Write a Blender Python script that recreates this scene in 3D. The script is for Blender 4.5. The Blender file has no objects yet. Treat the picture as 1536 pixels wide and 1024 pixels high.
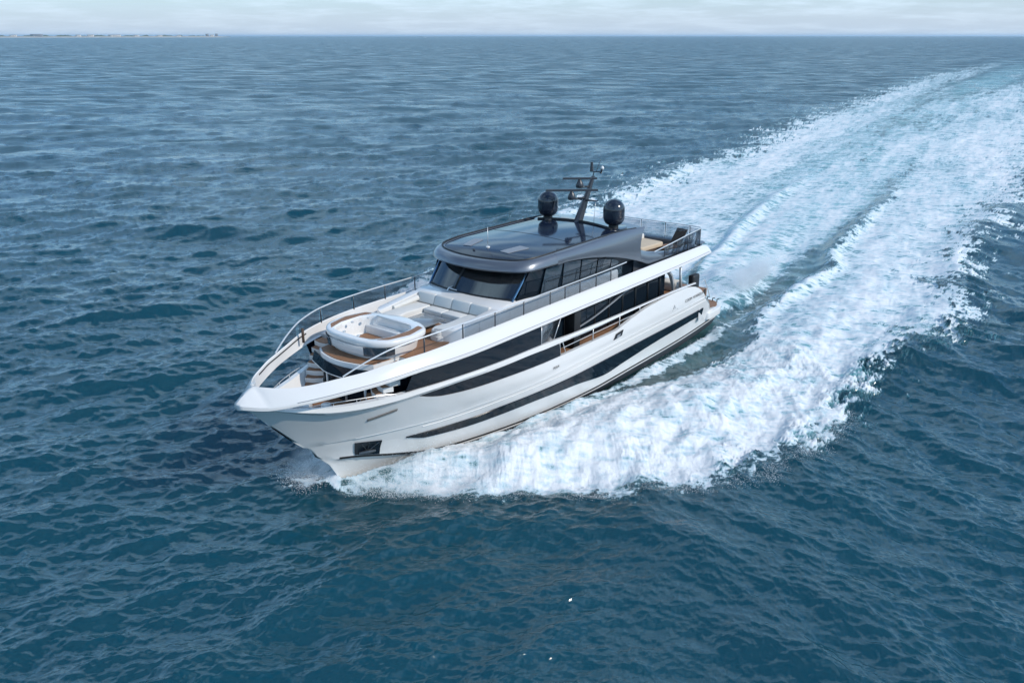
import bpy, bmesh, math, random
import numpy as np
from mathutils import Vector, Matrix
random.seed(7); rng = np.random.default_rng(11)
R = math.radians

# ------------------------------------------------------------------ camera
F_PX, CAM_H = 1234.83, 15.4177
CAM = (-3.1003, -38.5207, CAM_H)
PITCH = math.atan((512 - 54) / F_PX)
scene = bpy.context.scene
cd = bpy.data.cameras.new('camera'); cam = bpy.data.objects.new('camera', cd)
scene.collection.objects.link(cam)
cd.sensor_width = 36.0; cd.lens = 36.0 * F_PX / 1536.0
cd.clip_start = 0.5; cd.clip_end = 120000
cam.location = CAM; cam.rotation_euler = (math.pi / 2 - PITCH, 0, 0)
scene.camera = cam

# ------------------------------------------------------------------ light
SUN_EL, SUN_AZ = R(36), math.atan2(0.90, -0.43)     # azimuth clockwise from +Y
sd = Vector((math.sin(SUN_AZ) * math.cos(SUN_EL), math.cos(SUN_AZ) * math.cos(SUN_EL), math.sin(SUN_EL)))
world = bpy.data.worlds.new('World'); scene.world = world; world.use_nodes = True
wt = world.node_tree; wt.nodes.clear()
def wn(t, **k):
    n = wt.nodes.new(t)
    for a, b in k.items(): setattr(n, a, b)
    return n
sky = wn('ShaderNodeTexSky'); sky.sky_type = 'NISHITA'; sky.sun_disc = False
sky.sun_elevation = SUN_EL; sky.sun_rotation = SUN_AZ
sky.air_density = 1.0; sky.dust_density = 0.35; sky.ozone_density = 1.5; sky.altitude = 0
tc = wn('ShaderNodeTexCoord')
mp = wn('ShaderNodeMapping'); mp.inputs['Scale'].default_value = (1, 1, 1)
sx0 = wn('ShaderNodeSeparateXYZ'); wt.links.new(tc.outputs['Generated'], sx0.inputs[0])
az_ = wn('ShaderNodeMath', operation='ADD'); az_.inputs[1].default_value = 0.09; wt.links.new(sx0.outputs['Z'], az_.inputs[0])
am_ = wn('ShaderNodeMath', operation='MAXIMUM'); am_.inputs[1].default_value = 0.05; wt.links.new(az_.outputs[0], am_.inputs[0])
dv_ = wn('ShaderNodeVectorMath', operation='DIVIDE'); cb_ = wn('ShaderNodeCombineXYZ')
for i in range(3): wt.links.new(am_.outputs[0], cb_.inputs[i])
wt.links.new(tc.outputs['Generated'], dv_.inputs[0]); wt.links.new(cb_.outputs[0], dv_.inputs[1])
wt.links.new(dv_.outputs[0], mp.inputs['Vector'])
cn = wn('ShaderNodeTexNoise'); cn.inputs['Scale'].default_value = 1.3; cn.inputs['Detail'].default_value = 8; cn.inputs['Roughness'].default_value = 0.62
wt.links.new(mp.outputs[0], cn.inputs['Vector'])
cr = wn('ShaderNodeMapRange'); cr.interpolation_type = 'SMOOTHSTEP'
for i, v in ((1, 0.40), (2, 0.70), (3, 0.0), (4, 0.75)): cr.inputs[i].default_value = v
wt.links.new(cn.outputs['Fac'], cr.inputs[0])
sx_ = wn('ShaderNodeSeparateXYZ'); wt.links.new(tc.outputs['Generated'], sx_.inputs[0])
el = wn('ShaderNodeMapRange'); el.interpolation_type = 'SMOOTHSTEP'
for i, v in ((1, 0.0), (2, 0.11), (3, 0.95), (4, 0.0)): el.inputs[i].default_value = v
wt.links.new(sx_.outputs['Z'], el.inputs[0])
hz = wn('ShaderNodeMix', data_type='RGBA'); hz.inputs[7].default_value = (4.1, 4.85, 5.85, 1)
tn = wn('ShaderNodeMix', data_type='RGBA', blend_type='MULTIPLY'); tn.inputs[0].default_value = 1; tn.inputs[7].default_value = (.68, 1.0, 1.24, 1)
wt.links.new(sky.outputs[0], tn.inputs[6]); wt.links.new(el.outputs[0], hz.inputs[0]); wt.links.new(tn.outputs[2], hz.inputs[6])
cmix = wn('ShaderNodeMix', data_type='RGBA')
wt.links.new(cr.outputs[0], cmix.inputs[0]); wt.links.new(hz.outputs[2], cmix.inputs[6])
cc = wn('ShaderNodeMix', data_type='RGBA'); cc.inputs[6].default_value = (7.6, 10.5, 12.6, 1); cc.inputs[7].default_value = (4.75, 5.5, 6.35, 1)
wt.links.new(el.outputs[0], cc.inputs[0]); wt.links.new(cc.outputs[2], cmix.inputs[7])
bg = wn('ShaderNodeBackground'); bg.inputs['Strength'].default_value = 0.13
wo = wn('ShaderNodeOutputWorld')
wt.links.new(cmix.outputs[2], bg.inputs['Color']); wt.links.new(bg.outputs[0], wo.inputs['Surface'])
sl = bpy.data.lights.new('sun', 'SUN'); sl.energy = 3.0; sl.angle = R(0.6); sl.color = (1.0, 0.92, 0.82)
so = bpy.data.objects.new('sun', sl); scene.collection.objects.link(so)
so.rotation_euler = (-sd).to_track_quat('-Z', 'Y').to_euler()
scene.view_settings.view_transform = 'Standard'; scene.view_settings.look = 'None'
scene.view_settings.gamma = 1; scene.view_settings.exposure = 0.12
scene.render.engine = 'CYCLES'
scene.cycles.max_bounces = 8; scene.cycles.transparent_max_bounces = 16; scene.cycles.caustics_reflective = False; scene.cycles.volume_bounces = 2

# ------------------------------------------------------------------ helpers
COL = scene.collection
def link(name, me, parent=None, mat=None, smooth=True):
    o = bpy.data.objects.new(name, me); COL.objects.link(o)
    if parent is not None: o.parent = parent
    if mat is not None: me.materials.append(mat)
    if smooth:
        me.polygons.foreach_set('use_smooth', np.ones(len(me.polygons), bool))
    return o
def tag(o, label=None, cat=None, group=None, kind=None):
    if label: o['label'] = label
    if cat: o['category'] = cat
    if group: o['group'] = group
    if kind: o['kind'] = kind
    return o
class MB:
    """collects shapes into ONE mesh"""
    def __init__(s): s.v = []; s.f = []; s.sharp = 35
    def add(s, v, f):
        n = len(s.v); s.v += [tuple(map(float, p)) for p in v]; s.f += [tuple(i + n for i in q) for q in f]; return s
    def box(s, x0, x1, y0, y1, z0, z1, bev=0.0):
        bm = bmesh.new(); bmesh.ops.create_cube(bm, size=1)
        for v in bm.verts: v.co = Vector(((x0+x1)/2+v.co.x*(x1-x0), (y0+y1)/2+v.co.y*(y1-y0), (z0+z1)/2+v.co.z*(z1-z0)))
        return s.frombm(bm, bev)
    def frombm(s, bm, bev=0.0, seg=3):
        if bev > 0: bmesh.ops.bevel(bm, geom=list(bm.edges), offset=bev, segments=seg, affect='EDGES', profile=0.5)
        bm.verts.index_update()
        s.add([v.co for v in bm.verts], [[v.index for v in f.verts] for f in bm.faces]); bm.free(); return s
    def prism(s, outline, z0, z1, bev=0.0, seg=3, top=None):
        """plan outline (x,y) extruded; z1 may be a function of x,y"""
        bm = bmesh.new()
        fz0 = z0 if callable(z0) else (lambda x, y: z0); fz1 = z1 if callable(z1) else (lambda x, y: z1)
        a = [bm.verts.new((x, y, fz0(x, y))) for x, y in outline]
        t = top or outline
        b = [bm.verts.new((x, y, fz1(x, y))) for x, y in t]
        n = len(a); bm.faces.new(a[::-1]); tf = bm.faces.new(b)
        for i in range(n): bm.faces.new((a[i], a[(i+1) % n], b[(i+1) % n], b[i]))
        bmesh.ops.recalc_face_normals(bm, faces=list(bm.faces))
        if bev > 0: bmesh.ops.bevel(bm, geom=list(tf.edges), offset=bev, segments=seg, affect='EDGES', profile=0.5)
        bm.verts.index_update()
        s.add([v.co for v in bm.verts], [[v.index for v in f.verts] for f in bm.faces]); bm.free(); return s
    def grid(s, rows, closed_u=False, closed_v=False, caps=False):
        rows = np.asarray(rows, float); m, n = rows.shape[:2]
        f = []
        for i in range(m - (0 if closed_u else 1)):
            for j in range(n - (0 if closed_v else 1)):
                f.append((i*n+j, i*n+(j+1) % n, ((i+1) % m)*n+(j+1) % n, ((i+1) % m)*n+j))
        if caps and closed_v: f.append(tuple(range(n))[::-1]); f.append(tuple((m-1)*n+j for j in range(n)))
        s.add(rows.reshape(-1, 3), f); return s
    def tube(s, pts, r, sides=8, closed=False, ell=None):
        pts = [Vector(p) for p in pts]; n = len(pts); rows = []
        up = Vector((0, 0, 1)); prev = None
        rr = r if hasattr(r, '__len__') else [r]*n
        for i, p in enumerate(pts):
            a = pts[(i-1) % n] if closed else pts[max(i-1, 0)]
            b = pts[(i+1) % n] if closed else pts[min(i+1, n-1)]
            t = (b-a).normalized()
            if prev is None:
                u = t.cross(up)
                if u.length < 1e-3: u = t.cross(Vector((1, 0, 0)))
            else: u = prev - t*prev.dot(t)
            u.normalize(); prev = u; w = t.cross(u)
            rows.append([tuple(p + (u*math.cos(k*2*math.pi/sides)+w*math.sin(k*2*math.pi/sides)*(ell or 1))*rr[i]) for k in range(sides)])
        return s.grid(rows, closed_u=closed, closed_v=True, caps=not closed)
    def lathe(s, prof, c=(0, 0, 0), n=32, sx=1, sy=1):
        rows = [[(c[0]+r*sx*math.cos(2*math.pi*k/n), c[1]+r*sy*math.sin(2*math.pi*k/n), c[2]+z) for k in range(n)] for r, z in prof]
        return s.grid(rows, closed_v=True, caps=True)
    def mirror(s):
        n = len(s.v); s.v += [(x, -y, z) for x, y, z in s.v]
        s.f += [tuple(i + n for i in q)[::-1] for q in s.f]; return s
    def build(s, name, mat, parent=None, sharp=None, weld=True):
        bm = bmesh.new()
        vs = [bm.verts.new(p) for p in s.v]
        for q in s.f:
            try: bm.faces.new([vs[i] for i in q])
            except ValueError: pass
        if weld: bmesh.ops.remove_doubles(bm, verts=list(bm.verts), dist=0.0008)
        bmesh.ops.recalc_face_normals(bm, faces=list(bm.faces))
        lim = R(sharp if sharp is not None else s.sharp)
        for e in bm.edges:
            if len(e.link_faces) == 2 and e.calc_face_angle(0) > lim: e.smooth = False
        me = bpy.data.meshes.new(name); bm.to_mesh(me); bm.free()
        return link(name, me, parent, mat)
def solid(rows, t, sgn=1):
    """thick sheet from a grid of points: returns closed MB"""
    P = np.asarray(rows, float); m, n = P.shape[:2]
    du = np.gradient(P, axis=0); dv = np.gradient(P, axis=1)
    N = np.cross(du, dv); N /= np.maximum(np.linalg.norm(N, axis=2, keepdims=True), 1e-9)
    Q = P + N*t*sgn
    mb = MB(); mb.grid(P); mb.grid(Q)
    for i in range(m-1):
        for j in (0, n-1): mb.add([P[i, j], P[i+1, j], Q[i+1, j], Q[i, j]], [(0, 1, 2, 3)])
    for j in range(n-1):
        for i in (0, m-1): mb.add([P[i, j], P[i, j+1], Q[i, j+1], Q[i, j]], [(0, 1, 2, 3)])
    return mb
def curve(pts):
    """smooth monotone-ish interpolation y(x) through control points (pchip)"""
    p = np.array(sorted(pts), float); x = p[:, 0]; Y = p[:, 1:]
    h = np.diff(x)[:, None]; d = np.diff(Y, axis=0)/h
    m = np.zeros_like(Y); m[0] = d[0]; m[-1] = d[-1]
    for i in range(1, len(x)-1):
        for k in range(Y.shape[1]):
            a, b = d[i-1, k], d[i, k]
            m[i, k] = 0 if a*b <= 0 else 2*a*b/(a+b)
    def f(t):
        t = np.clip(np.asarray(t, float), x[0], x[-1]); i = np.clip(np.searchsorted(x, t)-1, 0, len(x)-2)
        H = h[i]; s = ((t-x[i])[..., None])/H
        r = (Y[i]*(1+2*s)*(1-s)**2 + m[i]*H*s*(1-s)**2 + Y[i+1]*s*s*(3-2*s) + m[i+1]*H*s*s*(s-1))
        return r[..., 0] if Y.shape[1] == 1 else r
    return f
def closed_smooth(pts, n=8):
    """Catmull-Rom through a closed plan outline"""
    P = [np.array(p, float) for p in pts]; m = len(P); out = []
    for i in range(m):
        a, b, c, d = P[i-1], P[i], P[(i+1) % m], P[(i+2) % m]
        for k in range(n):
            t = k/n
            out.append(tuple(0.5*((2*b)+(-a+c)*t+(2*a-5*b+4*c-d)*t*t+(-a+3*b-3*c+d)*t**3)))
    return out
def open_smooth(pts, n=8):
    P = [np.array(p, float) for p in pts]; P = [2*P[0]-P[1]]+P+[2*P[-1]-P[-2]]; out = []
    for i in range(1, len(P)-2):
        a, b, c, d = P[i-1:i+3]
        for k in range(n):
            t = k/n
            out.append(tuple(0.5*((2*b)+(-a+c)*t+(2*a-5*b+4*c-d)*t*t+(-a+3*b-3*c+d)*t**3)))
    out.append(tuple(P[-2])); return out

# ------------------------------------------------------------------ materials
def material(name):
    m = bpy.data.materials.new(name); m.use_nodes = True
    return m, m.node_tree, m.node_tree.nodes['Principled BSDF']
def plain(name, col, rough=0.4, metal=0.0, coat=0.0, var=0.06, scale=3.0, spec=0.5, bump=0.0):
    m, t, b = material(name)
    n = t.nodes.new('ShaderNodeTexNoise'); n.inputs['Scale'].default_value = scale; n.inputs['Detail'].default_value = 4
    c = t.nodes.new('ShaderNodeTexCoord'); t.links.new(c.outputs['Object'], n.inputs['Vector'])
    mx = t.nodes.new('ShaderNodeMix'); mx.data_type = 'RGBA'; t.links.new(n.outputs['Fac'], mx.inputs[0])
    mx.inputs[6].default_value = (*[max(0, x*(1-var)) for x in col], 1); mx.inputs[7].default_value = (*[min(1, x*(1+var)) for x in col], 1)
    t.links.new(mx.outputs[2], b.inputs['Base Color'])
    mr = t.nodes.new('ShaderNodeMapRange'); mr.inputs[3].default_value = rough*0.85; mr.inputs[4].default_value = rough*1.2
    t.links.new(n.outputs['Fac'], mr.inputs[0]); t.links.new(mr.outputs[0], b.inputs['Roughness'])
    b.inputs['Metallic'].default_value = metal; b.inputs['Coat Weight'].default_value = coat; b.inputs['Coat Roughness'].default_value = 0.04
    b.inputs['Specular IOR Level'].default_value = spec
    if bump:
        n2 = t.nodes.new('ShaderNodeTexNoise'); n2.inputs['Scale'].default_value = scale*12; t.links.new(c.outputs['Object'], n2.inputs['Vector'])
        bp = t.nodes.new('ShaderNodeBump'); bp.inputs['Strength'].default_value = bump; bp.inputs['Distance'].default_value = 0.01
        t.links.new(n2.outputs['Fac'], bp.inputs['Height']); t.links.new(bp.outputs[0], b.inputs['Normal'])
    return m
M = {}
M['white'] = plain('white_gelcoat', (0.70, 0.692, 0.68), 0.24, coat=0.6, var=0.012, scale=0.6)
M['deckwhite'] = plain('white_deck_paint', (0.70, 0.70, 0.69), 0.5, var=0.02, scale=1.5)
M['cushion'] = plain('pale_upholstery', (0.62, 0.61, 0.58), 0.8, var=0.04, scale=4, bump=0.4)
M['beige'] = plain('beige_upholstery', (0.55, 0.45, 0.33), 0.8, var=0.05, scale=4, bump=0.4)
M['grey'] = plain('dark_silver_paint', (0.14, 0.155, 0.18), 0.30, metal=0.55, coat=0.7, var=0.03, scale=0.8)
M['navy'] = plain('navy_paint', (0.012, 0.017, 0.03), 0.16, coat=0.5, var=0.1, scale=2)
M['mast'] = plain('dark_mast_paint', (0.03, 0.035, 0.045), 0.35, coat=0.2, var=0.1, scale=5)
M['black'] = plain('black_rubber', (0.008, 0.009, 0.011), 0.5, var=0.2, scale=6)
M['glass'] = plain('dark_glass', (0.006, 0.012, 0.020), 0.03, var=0.3, scale=0.5, spec=0.2)
M['roofglass'] = plain('navy_roof_glass', (0.010, 0.017, 0.036), 0.08, coat=0.0, var=0.1, scale=1.0, spec=0.42)
M['pane'] = plain('tinted_pane', (0.03, 0.045, 0.06), 0.04, var=0.3, scale=1.0, spec=1.0)
M['steel'] = plain('stainless_steel', (0.66, 0.66, 0.66), 0.3, metal=0.45, var=0.05, scale=5)
M['vent'] = plain('vent_grey', (0.22, 0.24, 0.27), 0.5, var=0.1, scale=9)
M['boot'] = plain('antifouling_grey', (0.045, 0.05, 0.058), 0.45, var=0.25, scale=1.3)
M['letter'] = plain('grey_lettering', (0.16, 0.15, 0.14), 0.4)
M['wicker'] = plain('brown_weave', (0.07, 0.045, 0.032), 0.8, var=0.4, scale=20, bump=0.5)
M['rope'] = plain('blue_rope', (0.03, 0.12, 0.3), 0.8)
M['chain'] = plain('dark_chain', (0.10, 0.11, 0.12), 0.35, metal=0.8)
def teak():
    m, t, b = material('teak_planks')
    c = t.nodes.new('ShaderNodeTexCoord'); mpn = t.nodes.new('ShaderNodeMapping'); t.links.new(c.outputs['Object'], mpn.inputs['Vector'])
    w = t.nodes.new('ShaderNodeTexWave'); w.bands_direction = 'Y'; w.inputs['Scale'].default_value = 4.2; w.inputs['Distortion'].default_value = 0.0
    t.links.new(mpn.outputs[0], w.inputs['Vector'])
    r = t.nodes.new('ShaderNodeMapRange'); r.inputs[1].default_value = 0.02; r.inputs[2].default_value = 0.14; t.links.new(w.outputs['Fac'], r.inputs[0])
    mp2 = t.nodes.new('ShaderNodeMapping'); mp2.inputs['Scale'].default_value = (1, 14, 14); t.links.new(c.outputs['Object'], mp2.inputs['Vector'])
    n = t.nodes.new('ShaderNodeTexNoise'); n.inputs['Scale'].default_value = 2.5; n.inputs['Detail'].default_value = 6; t.links.new(mp2.outputs[0], n.inputs['Vector'])
    a = t.nodes.new('ShaderNodeMix'); a.data_type = 'RGBA'; a.inputs[6].default_value = (0.20, 0.095, 0.045, 1); a.inputs[7].default_value = (0.40, 0.21, 0.11, 1)
    t.links.new(n.outputs['Fac'], a.inputs[0])
    k = t.nodes.new('ShaderNodeMix'); k.data_type = 'RGBA'; k.inputs[6].default_value = (0.02, 0.016, 0.013, 1)
    t.links.new(r.outputs[0], k.inputs[0]); t.links.new(a.outputs[2], k.inputs[7]); t.links.new(k.outputs[2], b.inputs['Base Color'])
    b.inputs['Roughness'].default_value = 0.6
    return m
M['teak'] = teak()
def clear(name, tint, refl=0.12, op=0.35):
    m = bpy.data.materials.new(name); m.use_nodes = True; t = m.node_tree; t.nodes.clear()
    o = t.nodes.new('ShaderNodeOutputMaterial'); tr = t.nodes.new('ShaderNodeBsdfTransparent'); tr.inputs[0].default_value = (*tint, 1)
    gl = t.nodes.new('ShaderNodeBsdfGlossy'); gl.inputs['Roughness'].default_value = 0.03
    lw = t.nodes.new('ShaderNodeLayerWeight'); lw.inputs[0].default_value = 0.5
    pw = t.nodes.new('ShaderNodeMath'); pw.operation = 'POWER'; pw.inputs[1].default_value = 4.0; t.links.new(lw.outputs['Facing'], pw.inputs[0])
    fr = t.nodes.new('ShaderNodeMapRange'); fr.inputs[3].default_value = refl*.5; fr.inputs[4].default_value = 0.7; t.links.new(pw.outputs[0], fr.inputs[0])
    df = t.nodes.new('ShaderNodeBsdfDiffuse'); df.inputs[0].default_value = (0.10, 0.11, 0.12, 1)
    n = t.nodes.new('ShaderNodeTexNoise'); n.inputs['Scale'].default_value = 1.2
    mr = t.nodes.new('ShaderNodeMapRange'); mr.inputs[3].default_value = op*0.8; mr.inputs[4].default_value = op*1.2; t.links.new(n.outputs['Fac'], mr.inputs[0])
    m1 = t.nodes.new('ShaderNodeMixShader'); t.links.new(mr.outputs[0], m1.inputs[0]); t.links.new(tr.outputs[0], m1.inputs[1]); t.links.new(df.outputs[0], m1.inputs[2])
    m2 = t.nodes.new('ShaderNodeMixShader'); t.links.new(fr.outputs[0], m2.inputs[0]); t.links.new(m1.outputs[0], m2.inputs[1]); t.links.new(gl.outputs[0], m2.inputs[2])
    t.links.new(m2.outputs[0], o.inputs[0]); return m
M['railglass'] = clear('smoked_rail_glass', (0.80, 0.83, 0.86), op=0.07)
M['windscreen'] = clear('windscreen_glass', (0.22, 0.27, 0.29), refl=.30, op=0.10)

# ------------------------------------------------------------------ yacht frame (x forward, y to port, z up)
BM = Matrix(((-0.62311, 0.78208, -0.00348, 6.232), (-0.78208, -0.62304, 0.01419, 7.820), (0.00893, 0.01156, 0.99989, -0.086), (0, 0, 0, 1)))
def rot_frame():
    yaw, trim, roll = R(-128.5537), R(0.49312), R(0.64793)
    c, s = math.cos, math.sin
    Rx = Matrix(((1, 0, 0), (0, c(roll), -s(roll)), (0, s(roll), c(roll))))
    Ry = Matrix(((c(trim), 0, -s(trim)), (0, 1, 0), (s(trim), 0, c(trim))))
    Rz = Matrix(((c(yaw), -s(yaw), 0), (s(yaw), c(yaw), 0), (0, 0, 1)))
    Q = (Rz @ Ry @ Rx); o = -(Q @ Vector((10, 0, 0)))
    return Matrix.Translation(o) @ Q.to_4x4()
BM = rot_frame()
yacht = bpy.data.objects.new('motor_yacht', None); COL.objects.link(yacht)
yacht.matrix_world = BM
tag(yacht, 'long white motor yacht with dark hardtop speeding across the open sea', 'yacht')
Y = yacht
BI = np.array(BM.inverted())
def w2b(x, y):
    return BI[0, 0]*x+BI[0, 1]*y+BI[0, 3], BI[1, 0]*x+BI[1, 1]*y+BI[1, 3]

def xstem(z): return np.interp(z, [-1.2, -0.5, 0, 1.1, 4.3, 6], [22.5, 24.7, 25.3, 25.9, 28.9, 30.2])
def Yh(x, z):
    x = np.asarray(x, float); z = np.asarray(z, float)
    zz = np.clip(z, 0, 4.5)/4.5
    B = 2.85+.5*np.minimum(zz*1.8, 1); L = 14-5.0*zz
    t = np.clip((xstem(z)-x)/L, 0, 1); p = 1.7+.7*zz
    y = B*(1-(1-t)**p)**(1/(1.0+.15*zz))
    return y*(1-.05*np.clip((6-x)/6, 0, 1.1)**2)
c_stripe = curve([(25.9, 1.10), (25.5, 1.0), (24.7, .87), (23, .44), (21.5, .12), (20, 0.02), (17.7, .0), (14, .12), (10, .19), (4.5, .27), (-.3, .45)])
c_wbot = curve([(25.9, 1.6), (23.04, 1.26), (22.1, .98), (20.3, .91), (18, 1.0), (16.75, 1.04), (14.4, .98), (11.7, .70), (10.5, .81), (6.45, 1.07), (1.7, 1.18), (-.3, 1.2)])
c_wtop = curve([(25.9, 1.7), (23.04, 1.27), (20.5, 1.30), (18.9, 1.43), (14.6, 1.52), (2.0, 1.55), (-.3, 1.5)])
c_kn = curve([(26.6, 1.86), (25, 1.86), (22, 1.88), (20.5, 2.0), (18, 2.1), (15, 2.15), (2, 2.22), (-.3, 2.2)])
c_low = curve([(23.5, 3.43), (22.9, 3.22), (22.3, 3.09), (21, 3.0), (19.6, 2.98), (15.9, 2.87), (11.5, 2.82), (10.9, 2.92), (9.6, 3.14), (8.67, 3.25), (6.2, 3.34), (4.9, 3.31), (3.9, 3.17), (3.1, 2.87), (2.5, 2.45), (1.25, 1.55), (0.95, 1.16), (-.3, 1.0)])
c_slo = curve([(28.9, 4.0), (28.17, 3.9), (27.1, 3.56), (26.2, 3.32), (25.4, 3.27), (24.5, 3.32), (23.5, 3.44), (21.5, 3.58), (18.7, 3.57), (16.6, 3.49), (13.6, 3.40), (9.5, 3.42), (6.2, 3.39), (3.75, 3.29)])
c_shi = curve([(28.9, 4.05), (28.2, 3.99), (27.6, 3.88), (27.2, 3.80), (26.4, 3.71), (25.5, 3.67), (24.8, 3.68), (24, 3.72), (23.5, 3.76), (21.5, 3.80), (18.7, 3.76), (17, 3.72), (15, 3.62), (9.5, 3.50), (6.2, 3.46), (3.75, 3.36)])
c_bb = curve([(29, 4.12), (28.3, 4.02), (27.5, 4.10), (26.8, 4.18), (25.9, 4.28), (25.4, 4.32), (23.3, 4.48), (20.5, 4.48), (9, 4.5), (2.0, 4.56)])
c_bt = curve([(29, 4.32), (28.7, 4.56), (28.3, 4.72), (27.6, 4.66), (27.1, 4.68), (26.6, 4.73), (25.5, 4.82), (24.3, 4.98), (23.1, 5.04), (21.7, 5.09), (17, 5.11), (3, 5.10), (2.0, 5.0)])
c_byi = curve([(29, 0.0), (28.35, 0.0), (28.15, 0.30), (27.9, .62), (27.6, .92), (27.1, 1.27), (26.6, 1.57), (26.1, 1.80), (25.5, 2.08), (24.9, 2.32), (24.3, 2.52), (23.1, 2.80), (21.7, 2.94), (19.9, 3.0), (3, 3.0), (2.0, 2.92)])

# ---- hull
def hull():
    NS = 170; s = np.linspace(0, 1, NS); s = 1-(1-s)**1.25; x0 = -0.3
    def top(x):
        return np.where(x > 23.45, c_shi(x), c_low(x))
    def row(zf, xe, dy=0.0, x1=None):
        x = x0+(xe-x0)*s; z = zf(x); y = Yh(x, z)+dy*np.clip((xe-x)/1.5, 0, 1)
        y = np.where(s >= 1, 0, y); return np.stack([x, y, z], 1)
    rows = []
    keelz = curve([(-.3, -.55), (14, -1.2), (22, -1.1), (24.3, -.55), (25.2, .1)])
    xk = x0+(25.2-x0)*s; rows.append(np.stack([xk, 0*xk, keelz(xk)], 1))
    xc = x0+(25.55-x0)*s; zc = c_stripe(xc)-.28-.15*np.clip((14-xc)/10, 0, 1); rows.append(np.stack([xc, np.where(s >= 1, 0, Yh(xc, np.maximum(zc, 0))*.93*np.clip((25.55-xc)/4,0,1)**.3), zc], 1))
    rows.append(row(lambda x: c_stripe(x)-.02, 25.88, -.05))
    rows.append(row(lambda x: c_stripe(x)+.0, 25.9, .015))
    rows.append(row(lambda x: c_stripe(x)*.6+c_wbot(x)*.4, 26.15, .0))
    rows.append(row(lambda x: np.minimum(c_wbot(x), top(x)-.05), 26.3, 0))
    rows.append(row(lambda x: np.minimum(c_wtop(x)+.02, top(x)-.04), 26.4, 0))
    rows.append(row(lambda x: np.minimum(c_kn(x)-.03, top(x)-.03), 26.58, -0.035))
    rows.append(row(lambda x: np.minimum(c_kn(x), top(x)-.02), 26.62, .02))
    for k in (.12, .3, .5, .7, .88):
        rows.append(row(lambda x: np.minimum(c_kn(x), top(x)-.02)*(1-k)+top(x)*k, 26.62+(28.62-26.62)*k, 0))
    T = row(top, 28.62, 0); rows.append(T)
    # capping rail and inner face of the bulwark
    In = T.copy(); w = .16; In[:, 1] = np.maximum(In[:, 1]-w*np.clip((28.62-In[:, 0])/1.0, 0, 1), 0); rows.append(In)
    In2 = In.copy(); In2[:, 2] = np.minimum(In[:, 2]-.05, 2.6); In2[:, 1] = np.maximum(np.minimum(In[:, 1], Yh(In[:, 0], In2[:, 2])-w), 0)
    In2[:, 2] = np.minimum(np.maximum(In2[:, 2], np.interp(In[:, 0], [26.2, 28.6], [2.6, 4.0])), In[:, 2]-.02); In2[:, 1] = np.maximum(np.minimum(In[:, 1], Yh(In[:, 0], In2[:, 2])-w), 0)
    In2[:, 2] = np.where(In[:, 0] < 2.8, np.minimum(In[:, 2]-.05, .9), In2[:, 2]); rows.append(In2)
    mb = MB(); mb.grid(rows); mb.mirror()
    st = np.array([r[0] for r in rows])           # stern end cap up to platform level
    stp = [tuple(p) for p in st[:-1]]; mbv = stp+[(p[0], -p[1], p[2]) for p in stp[::-1]]
    mb.add(mbv, [tuple(range(len(mbv)))])
    return mb.build('hull', M['white'], Y, sharp=24), rows
HULL, HR = hull()
def hull_patch(name, zlo, zhi, x0, x1, mat, off=.012, thick=.03, n=80, rows=7, both=True, parent=None, xs=None):
    x = np.linspace(x0, x1, n) if xs is None else xs
    lo, hi = zlo(x), zhi(x); out = []
    for sd in ((1, -1) if both else (1,)):
        g = []
        for k in np.linspace(0, 1, rows):
            z = lo*(1-k)+hi*k
            g.append(np.stack([x, sd*(Yh(x, z)+off), z], 1))
        out.append(solid(g, thick, -1 if sd > 0 else 1).build(name, mat, parent or HULL, sharp=50))
    return out
for o in hull_patch('hull_window', c_wbot, c_wtop, 2.15, 23.0, M['glass'], off=.055, thick=.06, rows=4): pass
hull_patch('boot_stripe', lambda x: c_stripe(x)-.015, lambda x: c_stripe(x)+.075, -.25, 25.3, M['black'], off=.02, rows=3, n=120)
# antifouling bottom
def bottom():
    x = np.linspace(-.28, 22, 90); zc = c_stripe(x)-.10; zl = zc-.32-.15*np.clip((14-x)/10, 0, 1)
    a = np.stack([x, Yh(x, zc)+.008, zc], 1); b = np.stack([x, Yh(x, np.maximum(zl, 0))*.93+.02, zl], 1); c = np.stack([x, 0*x+.02, zl-.5], 1)
    for sg in (1, -1):
        g = [p*np.array([1, sg, 1]) for p in (a, b, c)]
        solid(g, .02, -1 if sg > 0 else 1).build('bottom_paint', M['boot'], HULL, sharp=50)
bottom()
# white boot line between the two dark ones
hull_patch('boot_line', lambda x: c_stripe(x)-.085, lambda x: c_stripe(x)-.035, -.25, 21, M['white'], off=.022, rows=3, n=100)
# lower saloon glazing (in the hull side between bulwark and strip)
hull_patch('saloon_window', c_low, lambda x: c_slo(x)+.01, 15.9, 23.42, M['glass'], off=-.035, thick=.03)
# strip beam: bulwark shoulder forward, slim handrail aft
def strip():
    x = np.concatenate([np.linspace(3.75, 15.9, 50), np.linspace(16, 28.45, 70)])
    w = np.interp(x, [3.75, 15, 17, 23, 25, 28.5], [.07, .07, .12, .16, .2, .1])
    lo, hi = c_slo(x), c_shi(x)
    ylo, yhi = Yh(x, lo), Yh(x, hi)
    ring = [np.stack([x, ylo+.045*np.interp(x, [15, 17, 27, 28.4], [0, 1, 1, 0]), lo], 1), np.stack([x, yhi+.05, lo*.5+hi*.5], 1), np.stack([x, yhi+.02, hi], 1), np.stack([x, yhi-w, hi+.005], 1), np.stack([x, np.minimum(yhi-w, ylo-w*.8), lo+.005], 1)]
    for sg in (1, -1):
        g = np.stack([r*np.array([1, sg, 1]) for r in ring], 1)
        mb = MB(); mb.grid(g, closed_v=True, caps=True); mb.build('side_beam', M['white'], HULL, sharp=40)
strip()
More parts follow.
